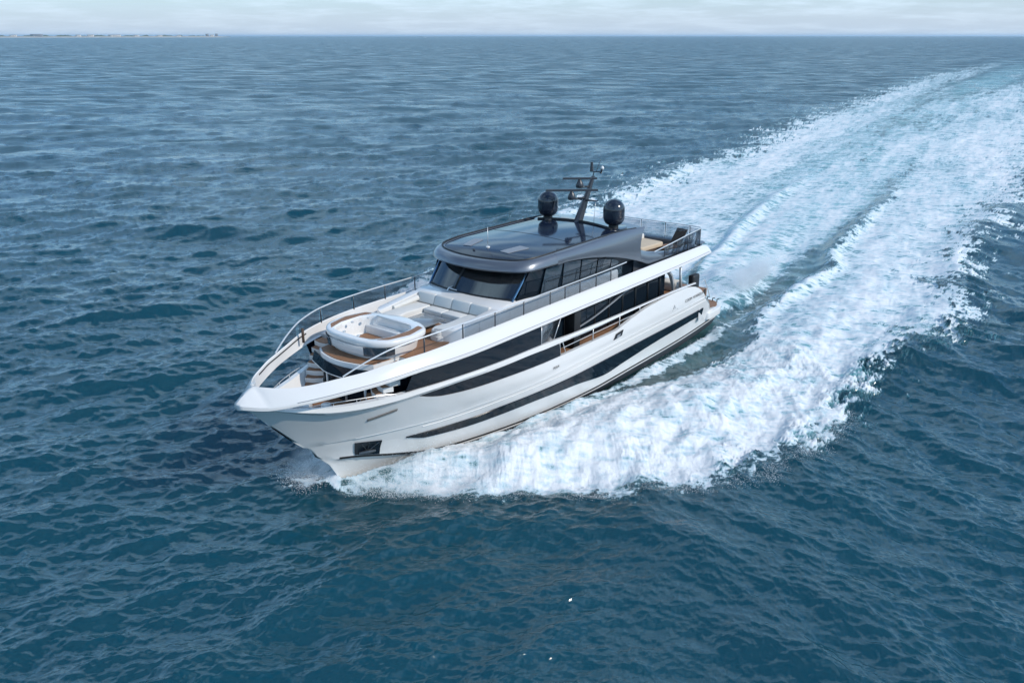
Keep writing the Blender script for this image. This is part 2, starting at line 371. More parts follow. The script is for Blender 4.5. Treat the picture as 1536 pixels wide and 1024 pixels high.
# upper glazing band between strip and overhang
hull_patch('upper_window', lambda x: c_shi(x)-.01, lambda x: c_bb(x)+.02, 17.2, 24.0, M['glass'], off=-.05, thick=.03)
def slant(x0, x1, zl, zh, y):       # slanting end pane of the side glazing
    g = [[(x0, y, zl), (x1, y, zl)], [(x0+.55, y, zh), (x1-.3, y, zh)]]
    return g
for sg in (1, -1):
    g = np.array([[(17.2, 3.28*sg, 3.74), (16.35, 3.28*sg, 3.72)], [(17.2, 3.28*sg, 4.49), (15.9, 3.28*sg, 4.49)]])
    solid(g, .03, 1).build('wing_door_pane', M['railglass'], HULL)
    for q in ([(17.2, 3.74), (17.2, 4.49)], [(16.35, 3.72), (15.9, 4.49)], [(15.95, 3.5), (15.85, 2.88)], [(15.75, 3.5), (15.5, 2.92)]):
        MB().tube([(x, 3.3*sg, z) for x, z in q], .02, 6).build('door_frame', M['steel'], HULL)
# knuckle shadow rail and second crease
def rub(name, zf, off, r, x0, x1, mat):
    for sg in (1, -1):
        x = np.linspace(x0, x1, 90); z = zf(x)
        MB().tube(np.stack([x, sg*(Yh(x, z)+off), z], 1), r, 6).build(name, mat, HULL)
rub('rub_rail', c_kn, .0, .026, 2.4, 25.0, M['deckwhite'])
rub('lower_crease', lambda x: c_kn(x)*.62+c_wtop(x)*.38, -.005, .014, 2, 22.5, M['deckwhite'])

# ---- upper band (the full-length white bulwark of the upper deck)
def band():
    x = np.concatenate([np.linspace(2.0, 22, 70), np.linspace(22.2, 28.0, 60), np.linspace(28.04, 28.97, 22)])
    zb, zt, yi = c_bb(x), c_bt(x), c_byi(x)
    k = np.clip((28.97-x)/.03, 0, 1)
    yo = Yh(x, 4.5*np.ones_like(x)); yo = np.where(x > 27.9, np.maximum(yo, .93*np.clip((28.97-x)/1.07, 0, 1)**.66), yo)*np.where(x >= 28.96, 0, 1)
    zc = zb+.13
    yt = np.minimum(yi, yo)
    def st(y, z): return np.stack([x, y, z], 1)
    inner = np.maximum(yt-.03, 0)
    ring = [st(np.maximum(yo-.42, 0), zb+.03), st(np.maximum(yo-.10, 0), zb), st(yo, zb+.05), st(yo, zc), st(yo*.985, zc+.04),
            st(yt+(yo-yt)*.6, zc+(zt-zc)*.50), st(yt+(yo-yt)*.30, zc+(zt-zc)*.80), st(yt+(yo-yt)*.10, zt-.025), st(yt, zt), st(inner, zt-.03), st(inner, np.where(x > 23.4, zb+.1, 4.52))]
    g = np.stack(ring, 1); mb = MB(); mb.grid(g, closed_v=True, caps=True); mb.mirror()
    return mb.build('upper_deck_band', M['white'], Y, sharp=28)
BAND = band()
def band_line(name, f, r, mat, x0, x1, sides=(1, -1)):
    for sg in sides:
        x = np.linspace(x0, x1, 110); P = f(x); MB().tube(P*np.array([1, sg, 1]), r, 6).build(name, mat, BAND)
band_line('band_crease_shade', lambda x: np.stack([x, Yh(x, 4.5+0*x)*.990+.004, c_bb(x)+.165], 1), .011, M['vent'], 2.2, 27.6)  # thin grey tube stands in for the shadow line along the band crease
band_line('inner_slot', lambda x: np.stack([x, c_byi(x)-.03, c_bt(x)-.13], 1), .028, M['black'], 24.2, 27.3)

# ---- decks
def plan(xs, yf, fwd_pts=None):
    xs = np.asarray(xs); a = [(float(x), float(yf(x))) for x in xs]; return a+[(x, -y) for x, y in a[::-1]]
xs = np.linspace(2.05, 23.3, 40)
arc = [(24.45, 1.45), (24.75, .9), (24.9, 0), (24.75, -.9), (24.45, -1.45)]
ol = [(float(x), float(c_byi(x))-.02) for x in xs]+[(23.3, 1.55)]+open_smooth(arc, 5)+[(23.3, -1.55)]+[(float(x), -float(c_byi(x))+.02) for x in xs[::-1]]
MB().prism(ol, 4.40, 4.60).build('upper_deck', M['deckwhite'], Y)
# teak laid on the foredeck
tk = open_smooth([(19.7, 1.5), (21.6, 2.1), (22.2, 2.6), (23.2, 2.55)], 4)+[(23.3, 1.5)]+open_smooth([(24.4, 1.40), (24.68, .88), (24.83, 0), (24.68, -.88), (24.4, -1.40)], 5)+[(23.3, -1.5)]+open_smooth([(23.2, -2.55), (22.2, -2.6), (21.6, -2.1), (19.7, -1.5)], 4)
MB().prism(tk, 4.6, 4.625).build('foredeck_planking', M['teak'], Y)
# mooring deck (lower foredeck)
xs2 = np.linspace(16, 27.2, 40)
md = [(float(x), max(float(Yh(x, 2.9))-.2, .02)) for x in xs2]
MB().prism(md+[(x, -y) for x, y in md[::-1]], 2.85, 3.0).build('mooring_deck', M['teak'], Y)
# main deck floor aft
xs3 = np.linspace(1.9, 16.0, 20); md = [(float(x), float(Yh(x, 2.6))-.14) for x in xs3]
MB().prism(md+[(x, -y) for x, y in md[::-1]], 2.1, 2.62).build('main_deck', M['teak'], Y)

# ---- deckhouse (saloon) with dark glazed walls
hs = [(4.9, 2.0), (5.3, 2.35), (16.0, 2.40), (22, 2.35), (23.5, 1.9), (24.35, 1.5), (24.62, .8), (24.72, 0)]
hp = hs+[(x, -y) for x, y in hs[::-1][1:]]
HOUSE = MB().prism(hp, 2.62, 4.40).build('saloon_house', M['glass'], Y, sharp=30)
for sg in (1, -1):
    for i, x in enumerate(np.linspace(5.9, 15.5, 9)):
        MB().box(x-.03, x+.03, sg*2.36-.035, sg*2.36+.055, 2.63, 4.39).build('window_mullion', M['black'], HOUSE)
    # pale swooping trim on the saloon side
    p = open_smooth([(13.7, 3.2), (12.2, 3.38), (10.5, 3.72), (9.4, 3.98), (8.4, 4.12)], 6)
    g = np.array([[(x, sg*2.45, z-.02*(1-abs(i/len(p)-.5))) for i, (x, z) in enumerate(p)], [(x, sg*2.45, z+.05) for x, z in p]])
    solid(g, .03, -1).build('swoosh_trim', M['vent'], HOUSE)
    MB().box(13.9, 14.35, sg*2.42, sg*2.95, 2.62, 4.30, .03).build('black_locker', M['black'], HOUSE)
    MB().tube([(4.1, sg*2.7, 2.6), (4.35, sg*2.7, 4.5)], .07, 10).build('aft_post', M['steel'], Y)
    MB().tube([(4.75, sg*2.6, 2.6), (4.85, sg*2.6, 3.3), (5.2, sg*2.62, 3.95), (5.9, sg*2.64, 4.5)], [.04, .09, .14, .2], 8, ell=.5).build('aft_fin', M['white'], Y)
# front of house: curved black glass with pale frame line
arcf = open_smooth([(24.38, 1.85), (24.62, 1.2), (24.83, .6), (24.88, 0), (24.83, -.6), (24.62, -1.2), (24.38, -1.85)], 6)
g = np.array([[(x+.10, y*1.0, 4.06) for x, y in arcf], [(x+.01, y*.97, 4.42) for x, y in arcf]])
solid(g, .03, 1).build('front_window', M['glass'], HOUSE)
MB().tube([(x+.12, y*1.01, 4.05) for x, y in arcf], .022, 6).build('window_trim', M['white'], HOUSE)
for yy in (-.9, .2, 1.1):
    MB().box(24.70-.12*abs(yy), 24.76-.12*abs(yy), yy-.04, yy+.04, 3.0, 4.05).build('door_jamb', M['deckwhite'], HOUSE)

# ---- stairs from foredeck down to the mooring deck, both sides
for sg in (1, -1):
    n = 7
    SM = MB()
    side = []
    st = bpy.data.objects.new('foredeck_stairs', None); COL.objects.link(st); st.parent = Y
    for i in range(n):
        k = i/(n-1); x = 23.75+k*1.1; z = 4.58-k*1.22; yc = sg*(2.02-.62*k**1.4); w = .40-.03*k
        ang = sg*-.12*i
        o = []
        for dx, dy in ((-.17, -w), (.19, -w*.9), (.24, 0), (.19, w*.9), (-.17, w)):
            o.append((x+dx*math.cos(ang)-dy*math.sin(ang), yc+dx*math.sin(ang)+dy*math.cos(ang)))
        MB().prism(o, z-.20, z-.022).build('stair_riser', M['deckwhite'], st)
        MB().prism([(a+.0*(a-x), yc+(b-yc)*.88) for a, b in o], z-.022, z).build('stair_tread', M['teak'], st)
# inner white coaming beside the stairs, following the bulwark
# ---- bow locker and deck gear on the mooring deck
BL = MB().prism(closed_smooth([(27.55, 0), (27.2, .22), (26.6, .50), (26.45, 0), (26.6, -.50), (27.2, -.22)], 5), 3.0, lambda x, y: 3.62+.25*(x-26.8)).build('bow_locker', M['deckwhite'], Y, sharp=40)
for sg in (1, -1):
    w_ = MB(); w_.lathe([(.02, 0), (.2, .0), (.2, .1), (.12, .16), (.12, .3), (.19, .36), (.17, .42), (.02, .44)], (25.9, sg*.55, 3.0), 20)
    w_.build('capstan', M['steel'], Y)
ch = MB()
for i in range(26):
    t = i/25; cx, cy_ = 26.6-1.0*t, -.85+.25*t; r_ = .055
    for j in range(2):
        px, py = cx+random.uniform(-.07, .07), cy_+random.uniform(-.12, .12)
        a0 = random.random()*3
        ch.tube([(px+r_*math.cos(a)*math.cos(a0), py+r_*math.cos(a)*math.sin(a0), 3.08+random.uniform(0, .04)+r_*math.sin(a)) for a in np.linspace(0, 5.4, 7)], .02, 5)
ch.build('anchor_chain', M['chain'], Y)
# cleats and tiny rail inside the bow opening
for sg in (1, -1):
    x = np.linspace(24.3, 27.0, 30); mb = MB()
    mb.tube(np.stack([x, sg*(Yh(x, 3.7)-.06), c_shi(x)+.16*np.clip(np.sin((x-24.3)/2.7*math.pi), 0, 1)**.5], 1), .013, 6)
    for xx in (24.9, 25.6, 26.3): mb.tube([(xx, sg*(float(Yh(xx, 3.7))-.06), float(c_shi(xx))-.02), (xx, sg*(float(Yh(xx, 3.7))-.06), float(c_shi(xx))+.14)], .011, 6)
    mb.build('mooring_rail', M['steel'], Y)
MB().lathe([(.0, 0), (.05, 0), (.045, .05), (.0, .06)], (28.3, 0, 4.77), 12, sx=2).build('bow_light', M['steel'], Y)

# ---- anchor pocket and hull slots
def hquad(name, pts, mat, off=.012, th=.03, parent=None, both=True):
    out = []
    for sg in ((1, -1) if both else (1,)):
        P = [(x, sg*(float(Yh(x, z))+off), z) for x, z in pts]
        g = np.array([[P[0], P[1]], [P[3], P[2]]]); 
        n = 6; gg = []
        for a in np.linspace(0, 1, n):
            row_ = []
            for b in np.linspace(0, 1, n):
                x = (pts[0][0]*(1-b)+pts[1][0]*b)*(1-a)+(pts[3][0]*(1-b)+pts[2][0]*b)*a
                z = (pts[0][1]*(1-b)+pts[1][1]*b)*(1-a)+(pts[3][1]*(1-b)+pts[2][1]*b)*a
                row_.append((x, sg*(float(Yh(x, z))+off), z))
            gg.append(row_)
        out.append(solid(gg, th, 1 if sg < 0 else -1).build(name, mat, parent or HULL))
    return out
ap = [(24.78, 1.02), (23.85, .78), (23.95, 1.45), (24.95, 1.62)]
for sgi, o in zip((1, -1), hquad('anchor_pocket', ap, M['glass'])):
    c_ = MB()
    for (xa, za, xb, zb) in ((24.7, 1.5, 24.42, 1.12), (24.45, 1.52, 24.40, 1.12), (24.05, 1.4, 24.35, 1.1)):
        c_.tube([(xa, sgi*(float(Yh(xa, za))+.05), za), (xb, sgi*(float(Yh(xb, zb))+.09), zb)], .013, 6)
    c_.tube([(24.68, sgi*(float(Yh(24.68, 1.06))+.08), 1.06), (24.4, sgi*(float(Yh(24.4, 1.1))+.13), 1.08), (24.1, sgi*(float(Yh(24.1, 1.03))+.08), 1.02)], [.05, .09, .05], 8)
    c_.build('anchor', M['chain'], o)
hquad('hull_slot', [(24.95, 2.70), (24.05, 2.93), (24.05, 3.02), (24.95, 2.79)], M['letter'])
hquad('hull_vent', [(11.75, 2.42), (11.1, 2.47), (10.98, 2.72), (11.6, 2.66)], M['black'])
hquad('vent_flap', [(11.55, 2.45), (11.30, 2.47), (11.22, 2.60), (11.5, 2.58)], M['vent'], off=.02)

# ---- lettering and marks on the port and starboard sides
def text(body, x, z, size, y, mat, parent, sg=1, shear=0, zrot=0, tilt=90):
    cu = bpy.data.curves.new('lettering', 'FONT'); cu.body = body; cu.size = size; cu.extrude = .004; cu.shear = shear
    cu.align_x = 'CENTER'; cu.space_character = 1.1
    o = bpy.data.objects.new('lettering', cu); COL.objects.link(o); o.parent = parent; cu.materials.append(mat)
    me = bpy.data.meshes.new_from_object(o); bpy.data.objects.remove(o); o = link('lettering', me, parent, None, False)
    if not me.materials: me.materials.append(mat)
    # port side: reads bow(left) to stern(right) when seen from outside
    if sg > 0: o.matrix_local = Matrix.Translation((x, y, z)) @ Matrix(((-1, 0, 0, 0), (0, 0, 1, 0), (0, 1, 0, 0), (0, 0, 0, 1))) @ Matrix.Rotation(R(zrot), 4, 'Z') @ Matrix.Rotation(R(90-tilt), 4, 'X')
    else: o.matrix_local = Matrix.Translation((x, -y, z)) @ Matrix(((1, 0, 0, 0), (0, 0, -1, 0), (0, 1, 0, 0), (0, 0, 0, 1))) @ Matrix.Rotation(R(zrot), 4, 'Z')
    return o
yl = float(Yh(15, 2.5))+.012
for sg in (1, -1):
    text('PEGA\u00b7', 16.2, 2.42, .16, yl, M['letter'], HULL, sg)
    text('COOM', 4.45, 2.52, .23, float(Yh(4.7, 2.6))+.014, M['letter'], HULL, sg); text('MOANDLA', 3.35, 2.52, .23, float(Yh(3.3, 2.6))+.016, M['letter'], HULL, sg)
    text('\u25b3', 6.0, 2.50, .25, float(Yh(6, 2.7))+.012, M['vent'], HULL, sg)
    for dx in (.2, -.3): text('\u2022', 5.95+dx, 2.36, .16, float(Yh(6, 2.5))+.012, M['letter'], HULL, sg)

# ---- white coachroof carrying the windscreen
def coach():
    # half stations: x, half width at base, half width at top, top z at side, top z centre
    S = [(18.75, 2.36, 2.15, 5.32, 5.38), (18.45, 2.37, 2.2, 5.42, 5.44), (18.2, 2.38, 2.22, 5.46, 5.50), (17.6, 2.40, 2.26, 5.46, 5.52), (16.5, 2.42, 2.36, 5.38, 5.5), (14, 2.48, 2.42, 5.30, 5.4), (10.4, 2.5, 2.45, 5.28, 5.4), (10.2, 2.5, 2.45, 5.26, 5.35)]
    g = []
    for x, wb, wt_, zs, zc in S:
        half = [(wb, 4.6), (wb, zs-.16), (wt_+(wb-wt_)*.65, zs-.05), (wt_, zs), (wt_*.6, zs*.4+zc*.6), (0, zc)]
        g.append([(x, y, z) for y, z in half]+[(x, -y, z) for y, z in half[::-1][1:]])
    mb = MB(); mb.grid(g); m0 = [tuple(p) for p in g[0]]; mb.add(m0, [tuple(range(len(m0)))]); m1 = [tuple(p) for p in g[-1]]; mb.add(m1, [tuple(range(len(m1)))])
    return mb.build('coachroof', M['white'], Y, sharp=32)
coach()
# side wings of the coachroof wrapping the lounge
for sg in (1, -1):
    x = np.linspace(18.7, 21.3, 24); k = (x-18.7)/2.6
    yo = 2.37-.10*k-.9*np.clip((k-.75)/.25, 0, 1)**2.2; yi = 1.98-.10*k+.0*k; yi = np.minimum(yi, yo-.02)
    zt = 5.36-.26*k
    ring = [np.stack([x, yo, 0*x+4.6], 1), np.stack([x, yo, zt-.14], 1), np.stack([x, yo-.04*(yo-yi)/.4, zt-.03], 1), np.stack([x, yo-.3*(yo-yi), zt], 1), np.stack([x, yi, zt-.02], 1), np.stack([x, yi, 0*x+4.6], 1)]
    gg = np.stack([r*np.array([1, sg, 1]) for r in ring], 1); mb = MB(); mb.grid(gg, closed_v=True, caps=True); mb.build('lounge_coaming', M['white'], Y, sharp=35)

# ---- foredeck lounge
LG = bpy.data.objects.new('foredeck_sofa', None); COL.objects.link(LG); LG.parent = Y
us = [(18.78, 1.95), (21.0, 1.85), (21.35, 1.55), (21.30, 1.12), (20.9, .92), (20.3, 1.05), (19.62, 1.0), (19.50, .85), (19.50, -.85), (19.62, -1.0), (20.4, -1.1), (21.0, -1.12), (21.35, -1.4), (21.2, -1.8), (20.8, -1.92), (18.78, -1.95)]
def rnd(ol, r=.12, n=4):
    out = []; m = len(ol)
    for i in range(m):
        a, b, c = (np.array(ol[(i+k) % m], float) for k in (-1, 0, 1))
        u, v = a-b, c-b; lu, lv = np.linalg.norm(u), np.linalg.norm(v); q = min(r, lu*.45, lv*.45)
        p0, p1 = b+u/lu*q, b+v/lv*q
        for k in range(n+1):
            t = k/n; out.append(tuple((1-t)**2*p0+2*t*(1-t)*b+t*t*p1))
    return out
MB().prism(rnd(us, .1), 4.626, 4.80).build('sofa_base', M['deckwhite'], LG)
sc_ = [(x-.04*(x > 21.1), y*.985) for x, y in us]
for y0, y1 in ((-1.93, -1.02), (-1.0, 0), (.02, 1.0)):
    MB().box(18.98, 19.48, max(y0, -1.0) if y0 > -1.5 else -1.0, y1, 4.80, 5.0, .05).build('seat_cushion', M['cushion'], LG) if y0 > -1.5 else None
for sg in (1, -1):
    e = [(18.98, 1.02), (19.55, 1.04), (20.3, 1.10), (20.9, .97), (21.28, 1.15), (21.33, 1.52), (21.0, 1.82), (18.98, 1.92)]
    MB().prism(rnd([(x, sg*y) for x, y in e], .12), 4.80, 5.02, .06).build('seat_cushion', M['cushion'], LG, sharp=50)
for i in range(4):
    a, b = -1.92+i*.965, -1.92+(i+1)*.965-.02
    mb = MB(); bm = bmesh.new(); bmesh.ops.create_cube(bm, size=1)
    for v in bm.verts:
        t = .5+v.co.z; v.co = Vector((18.86+v.co.x*.16-.16*t, (a+b)/2+v.co.y*(b-a), 5.0+.40*t))
    mb.frombm(bm, .045); mb.build('back_cushion', M['cushion'], LG, sharp=50)
for sg in (1, -1):
    x = np.linspace(18.9, 20.3, 10)
    mb = MB(); mb.tube([(xx, sg*(1.90-.02*(xx-18.9)), 5.14-.06*(xx-18.9)) for xx in x], [.13-.05*(xx-18.9)/1.4 for xx in x], 10); mb.build('side_bolster', M['cushion'], LG)
TB = MB().box(19.85, 21.25, -.75, .6, 4.88, 4.93, .02).build('lounge_table', plain('grey_table_top', (.16, .17, .18), .25, coat=.6), Y)
MB().box(20.3, 20.8, -.25, .1, 4.625, 4.88).build('table_leg', M['steel'], TB)

# ---- spa pool module
SP = bpy.data.objects.new('spa_pool', None); COL.objects.link(SP); SP.parent = Y
base = closed_smooth([(24.2, 0), (24.1, -.9), (23.6, -1.5), (22.6, -1.45), (22.0, -1.1), (21.8, 0), (22.0, 1.1), (22.6, 1.45), (23.6, 1.5), (24.1, .9)], 8)
rim_o = rnd([(24.44, 0), (24.32, -1.15), (23.85, -1.72), (22.9, -1.90), (22.0, -1.70), (21.66, -1.0), (21.62, 1.0), (22.0, 1.70), (22.9, 1.90), (23.85, 1.72), (24.32, 1.15)], .35, 5)
def ringmesh(o, i, z0, z1, bev=.06):
    n = len(o); mb = MB(); rows = []
    cx_ = np.mean([p[0] for p in o]); 
    def L(pl, z, s=1.0): return [(cx_+(x-cx_)*s, y*s, z(x, y) if callable(z) else z) for x, y in pl]
    rows = [L(i, z0), L(o, z0, .985), L(o, z0+.05), L(o, z1-bev), L(o, z1-bev*.3, .985), L(o, z1, .955), L(i, z1, 1.03), L(i, z1-.04), L(i, z0)]
    mb.grid(rows, closed_v=True); return mb
pin = [(24.05, -.05), (24.0, -.95), (23.45, -1.15), (22.6, -1.2), (22.25, -.9), (22.15, 0), (22.25, .95), (22.6, 1.15), (23.45, 1.15), (24.0, .85)]
# resample both outlines to the same angular parameter
def polar(pl, n=96, c=(23.05, 0)):
    P = np.array(pl); a = np.arctan2(P[:, 1]-c[1], P[:, 0]-c[0]); r = np.hypot(P[:, 0]-c[0], P[:, 1]-c[1]); k = np.argsort(a); a, r = a[k], r[k]
    t = np.linspace(-math.pi, math.pi, n, endpoint=False); rr = np.interp(t, np.r_[a-2*math.pi, a, a+2*math.pi], np.r_[r, r, r])
    return [(c[0]+q*math.cos(s), c[1]+q*math.sin(s)) for q, s in zip(rr, t)]
ro = polar(rim_o); ri = polar(rnd([(23.08+(x-23.08)*1.09, y*1.12) for x, y in pin], .25, 5))
ringmesh(ro, ri, 5.13, 5.36).build('spa_rim', M['white'], SP, sharp=45)
cx_ = 23.05
rb = polar(base, c=(23.05, 0)); rin = [(cx_+(x-cx_)*1.03, y*1.03) for x, y in ri]
bs_ = MB(); bs_.grid([[(x, y, 4.626) for x, y in rin], [(x, y, 4.626) for x, y in rb], [(cx_+(x-cx_)*1.045, y*1.085, 5.14) for x, y in rb], [(x, y, 5.14) for x, y in rin]], closed_v=True); bs_.build('spa_base', M['white'], SP, sharp=40)
basin = MB(); basin.grid([[(x, y, 5.16) for x, y in ri], [(cx_+(x-cx_)*.97, y*.97, 4.68) for x, y in ri]], closed_v=True)
basin.add([(cx_+(x-cx_)*.97, y*.97, 4.68) for x, y in ri], [tuple(range(len(ri)))]); basin.build('spa_basin', M['deckwhite'], SP, sharp=40)
MB().prism(rnd([(23.95, -1.1), (23.95, 1.0), (22.42, 1.15), (22.42, -1.15)], .1), 4.685, 4.71).build('spa_floor', M['teak'], SP)
MB().prism(rnd([(22.42, -1.2), (22.42, 1.2), (22.12, 1.1), (22.12, -1.1)], .06), 4.685, 5.02, .04).build('spa_seat', M['deckwhite'], SP)
MB().box(22.12, 22.18, -.8, .9, 5.37, 5.40).build('spa_grab_rail', M['steel'], SP)
# side teak cappings on the rim
for pl in ([(24.0, 1.18), (23.75, 1.52), (22.9, 1.72), (22.05, 1.52), (22.0, 1.22), (22.5, 1.36), (23.4, 1.36)], [(24.1, -1.12), (23.8, -1.52), (22.9, -1.74), (22.05, -1.55), (22.0, -1.22), (22.5, -1.38), (23.4, -1.38)]):
    MB().prism(rnd(pl, .06), 5.344, 5.365).build('spa_capping', M['teak'], SP)
# front sun panel, pale with dark ends, on the curved front
fp = [(24.33, -.95), (24.40, -.4), (24.42, 0), (24.40, .4), (24.33, .95)]
solid(np.array([[(x-.02, y, 4.80) for x, y in fp], [(x+.03, y, 5.12) for x, y in fp]]), .02, 1).build('front_panel', M['white'], SP)
for sg in (1, -1):
    q = open_smooth([(24.36, .88), (24.26, 1.15), (24.0, 1.50), (23.6, 1.68)], 4)
    solid(np.array([[(x, sg*y*.985, 4.80) for x, y in q], [(x+.03, sg*y*1.01, 5.12) for x, y in q]]), .02, 1).build('corner_glass', M['pane'], SP)
for (x, y) in ((23.9, .35), (23.95, -.4), (23.2, -1.0), (22.5, -.9)):
    MB().lathe([(0, 0), (.06, 0), (.06, .04), (0, .06)], (x if x < 23.5 else 24.1, y, 5.345), 12).build('spa_fitting', M['steel'], SP)

# ---- windscreen
def wsx(y, z):      # base arc and rake
    b = 18.18-.115*np.abs(y)**1.95*.9; return b-(z-5.46)*.86+.03*np.abs(y)
yy = np.linspace(-2.2, 2.2, 41)
def wrow(z, w): 
    y = yy*w; return np.stack([wsx(y, z), y, 0*y+z], 1)
solid([wrow(z, 1+.03*(z-5.46)) for z in (5.47, 5.75, 6.05, 6.35, 6.62)], .03, 1).build('windscreen', M['windscreen'], Y)
WS = Y.children[-1] if False else [o for o in COL.objects if o.name == 'windscreen'][0]
def edge(pts, r, name, mat, sides=8, ell=None): return MB().tube(pts, r, sides, ell=ell).build(name, mat, WS)
edge(wrow(5.50, 1.0), .05, 'windscreen_base', M['black'])
for yv in (-.55,): edge([(float(wsx(yv, z)), yv, z) for z in (5.48, 6.0, 6.62)], .045, 'windscreen_mullion', M['black'])
for sg in (1, -1):
    edge([(float(wsx(2.2, z))-.02, sg*2.24*(1+.035*(z-5.46)), z) for z in (5.44, 6.0, 6.66)], .06, 'windscreen_pillar', plain('blue_grey_pillar', (.10, .18, .27), .15, metal=.8, coat=.6))
wp = MB(); wp.tube([(18.32, -.75, 5.50), (18.22, -.72, 5.62), (18.0, -.70, 5.66)], .025, 6); wp.tube([(18.2, -.72, 5.6), (18.2, -.3, 5.58)], .02, 6); wp.build('windscreen_wiper', M['steel'], WS)
# helm interior behind the windscreen
IN = MB().prism([(17.9, -1.7), (18.02, 0), (17.9, 1.7), (17.2, 2.0), (16.2, 2.1), (16.2, -2.1), (17.2, -2.0)], 5.40, 5.52).build('helm_dash', M['mast'], Y)
for yv in (-.7, .5, 1.35):
    c = MB(); c.box(15.9, 16.45, yv-.28, yv+.28, 5.42, 5.62, .06); c.box(15.8, 16.0, yv-.27, yv+.27, 5.5, 6.2, .06); c.build('helm_seat', M['cushion'], Y)
MB().box(8.8, 15.6, -2.3, 2.3, 5.42, 6.5).build('sky_lounge_core', M['black'], Y)

# ---- hardtop (dark silver) with sweeping side arches
c_roofy = curve([(17.3, 2.5), (17.0, 2.64), (16.5, 2.76), (15.5, 2.86), (14, 2.90), (12, 2.91), (8, 2.91), (2, 2.92)])
c_arch = curve([(17.3, 6.57), (16, 6.62), (15, 6.62), (14, 6.56), (12.2, 6.31), (10.2, 5.86), (8.7, 5.40), (7.9, 5.14), (7, 5.13), (2, 5.12)])
c_ridgey = curve([(17.3, 1.95), (16.5, 2.46), (15.2, 2.60), (12, 2.60), (10, 2.62), (8.3, 2.72), (7.4, 2.70), (6.4, 2.66), (5.2, 2.66), (2.0, 2.7)])
c_ridgez = curve([(17.3, 6.95), (16.5, 7.02), (15, 7.07), (12, 7.08), (10, 7.06), (8.8, 7.0), (8.3, 7.0), (7.9, 7.0), (6.4, 7.0), (5.2, 5.30), (4, 5.25), (2.0, 5.22)])
HT = bpy.data.objects.new('hardtop', None); COL.objects.link(HT); HT.parent = Y
def hardtop():
    # front brow: sweep lip profile round the front
    lip = open_smooth([(15.5, 2.86), (16.5, 2.76), (17.1, 2.60), (17.55, 2.2), (17.86, 1.5), (18.05, .75), (18.1, 0)], 6)
    lip = lip+[(x, -y) for x, y in lip[::-1][1:]]
    rid = open_smooth([(15.5, 2.58), (16.5, 2.46), (16.95, 2.25), (17.25, 1.85), (17.48, 1.25), (17.62, .62), (17.66, 0)], 6)
    rid = rid+[(x, -y) for x, y in rid[::-1][1:]]
    n = len(lip); rows = []
    def zl(x): return float(c_arch(min(x, 17.3)))
    def zr(x): return 6.95 if x > 17.3 else float(c_ridgez(x))
    def mix(a, b, t, z): return [(p[0]*(1-t)+q[0]*t, p[1]*(1-t)+q[1]*t, z(p, q)) for p, q in zip(a, b)]
    rows.append([(p[0]-.35, p[1]*.90, zl(p[0])+.0) for p in lip])
    rows.append([(p[0]-.05, p[1]*.985, zl(p[0])-.02) for p in lip])
    rows.append([(p[0], p[1], zl(p[0])+.05) for p in lip])
    rows.append(mix(lip, rid, .12, lambda p, q: zl(p[0])*.52+zr(q[0])*.48))
    rows.append(mix(lip, rid, .42, lambda p, q: zl(p[0])*.2+zr(q[0])*.8))
    rows.append(mix(lip, rid, .75, lambda p, q: zl(p[0])*.05+zr(q[0])*.95))
    rows.append([(p[0], p[1], zr(p[0])) for p in rid])
    rows.append([(p[0]-.10, p[1]*.955, zr(p[0])-.015) for p in rid])
    rows.append([(p[0]-.10, p[1]*.95, zr(p[0])-.06) for p in rid])
    mb = MB(); mb.grid(rows)
    # sides, x 15.5 -> 2.0
    lowz = curve([(9.2, 6.3), (8.8, 6.02), (8.2, 5.80), (7.4, 5.62), (6.4, 5.45), (5.2, 5.30), (4, 5.25), (2.0, 5.22)]); lowy = curve([(9.2, 2.62), (7.4, 2.72), (6.4, 2.66), (5.2, 2.66), (2.0, 2.70)])
    def side(x, d_, y_, ex=0):
        ya, za = c_roofy(x), c_arch(x); zr_, yr = d_(x), y_(x); sp = np.clip((8.9-x)/.1, 0, 1); g = []
        for i in range(len(x)):
            X = x[i]; a, b, c, d = ya[i], za[i], yr[i], zr_[i]
            inn = c*.955*(1-sp[i])+(c-.14)*sp[i]; e = lambda t: X-ex*(.5*t-1.35*t*(1-t))*max(0, 1-(X-8.8)/1.5)
            g.append([(X, a*.93, b), (X, a*.99, b-.02), (X, a, b+.05), (e(.45), a*.88+c*.12, b*.52+d*.48), (e(.75), a*.58+c*.42, b*.2+d*.8), (e(.95), a*.25+c*.75, b*.05+d*.95), (e(1), c, d), (e(1), inn, d-.015), (e(1), inn-.02, (d-.06)*(1-sp[i])+4.62*sp[i])])
        return np.array(g)
    for g in (side(np.linspace(15.5, 8.8, 60), c_ridgez, c_ridgey, 1.0), side(np.linspace(8.8, 2.1, 50), lowz, lowy)):
        mb.grid(g); mb.grid(g*np.array([1, -1, 1]))
    return mb.build('roof_moulding', M['grey'], HT, sharp=38)
    x = np.linspace(15.5, 2.1, 90); ya, za, yr, zr_ = c_roofy(x), c_arch(x), c_ridgey(x), c_ridgez(x)
    sp = np.clip((8.6-x)/1.4, 0, 1)
    g = []
    for i in range(len(x)):
        X = x[i]; a, b, c, d = ya[i], za[i], yr[i], zr_[i]
        inn = c*.955*(1-sp[i])+(c-.14)*sp[i]
        g.append([(X-.0, a*.93, b), (X, a*.99, b-.02), (X, a, b+.05), (X, a*.88+c*.12, b*.52+d*.48), (X, a*.58+c*.42, b*.2+d*.8), (X, a*.25+c*.75, b*.05+d*.95), (X, c, d), (X, inn, d-.015), (X, inn-.02, (d-.06)*(1-sp[i])+4.62*sp[i])])
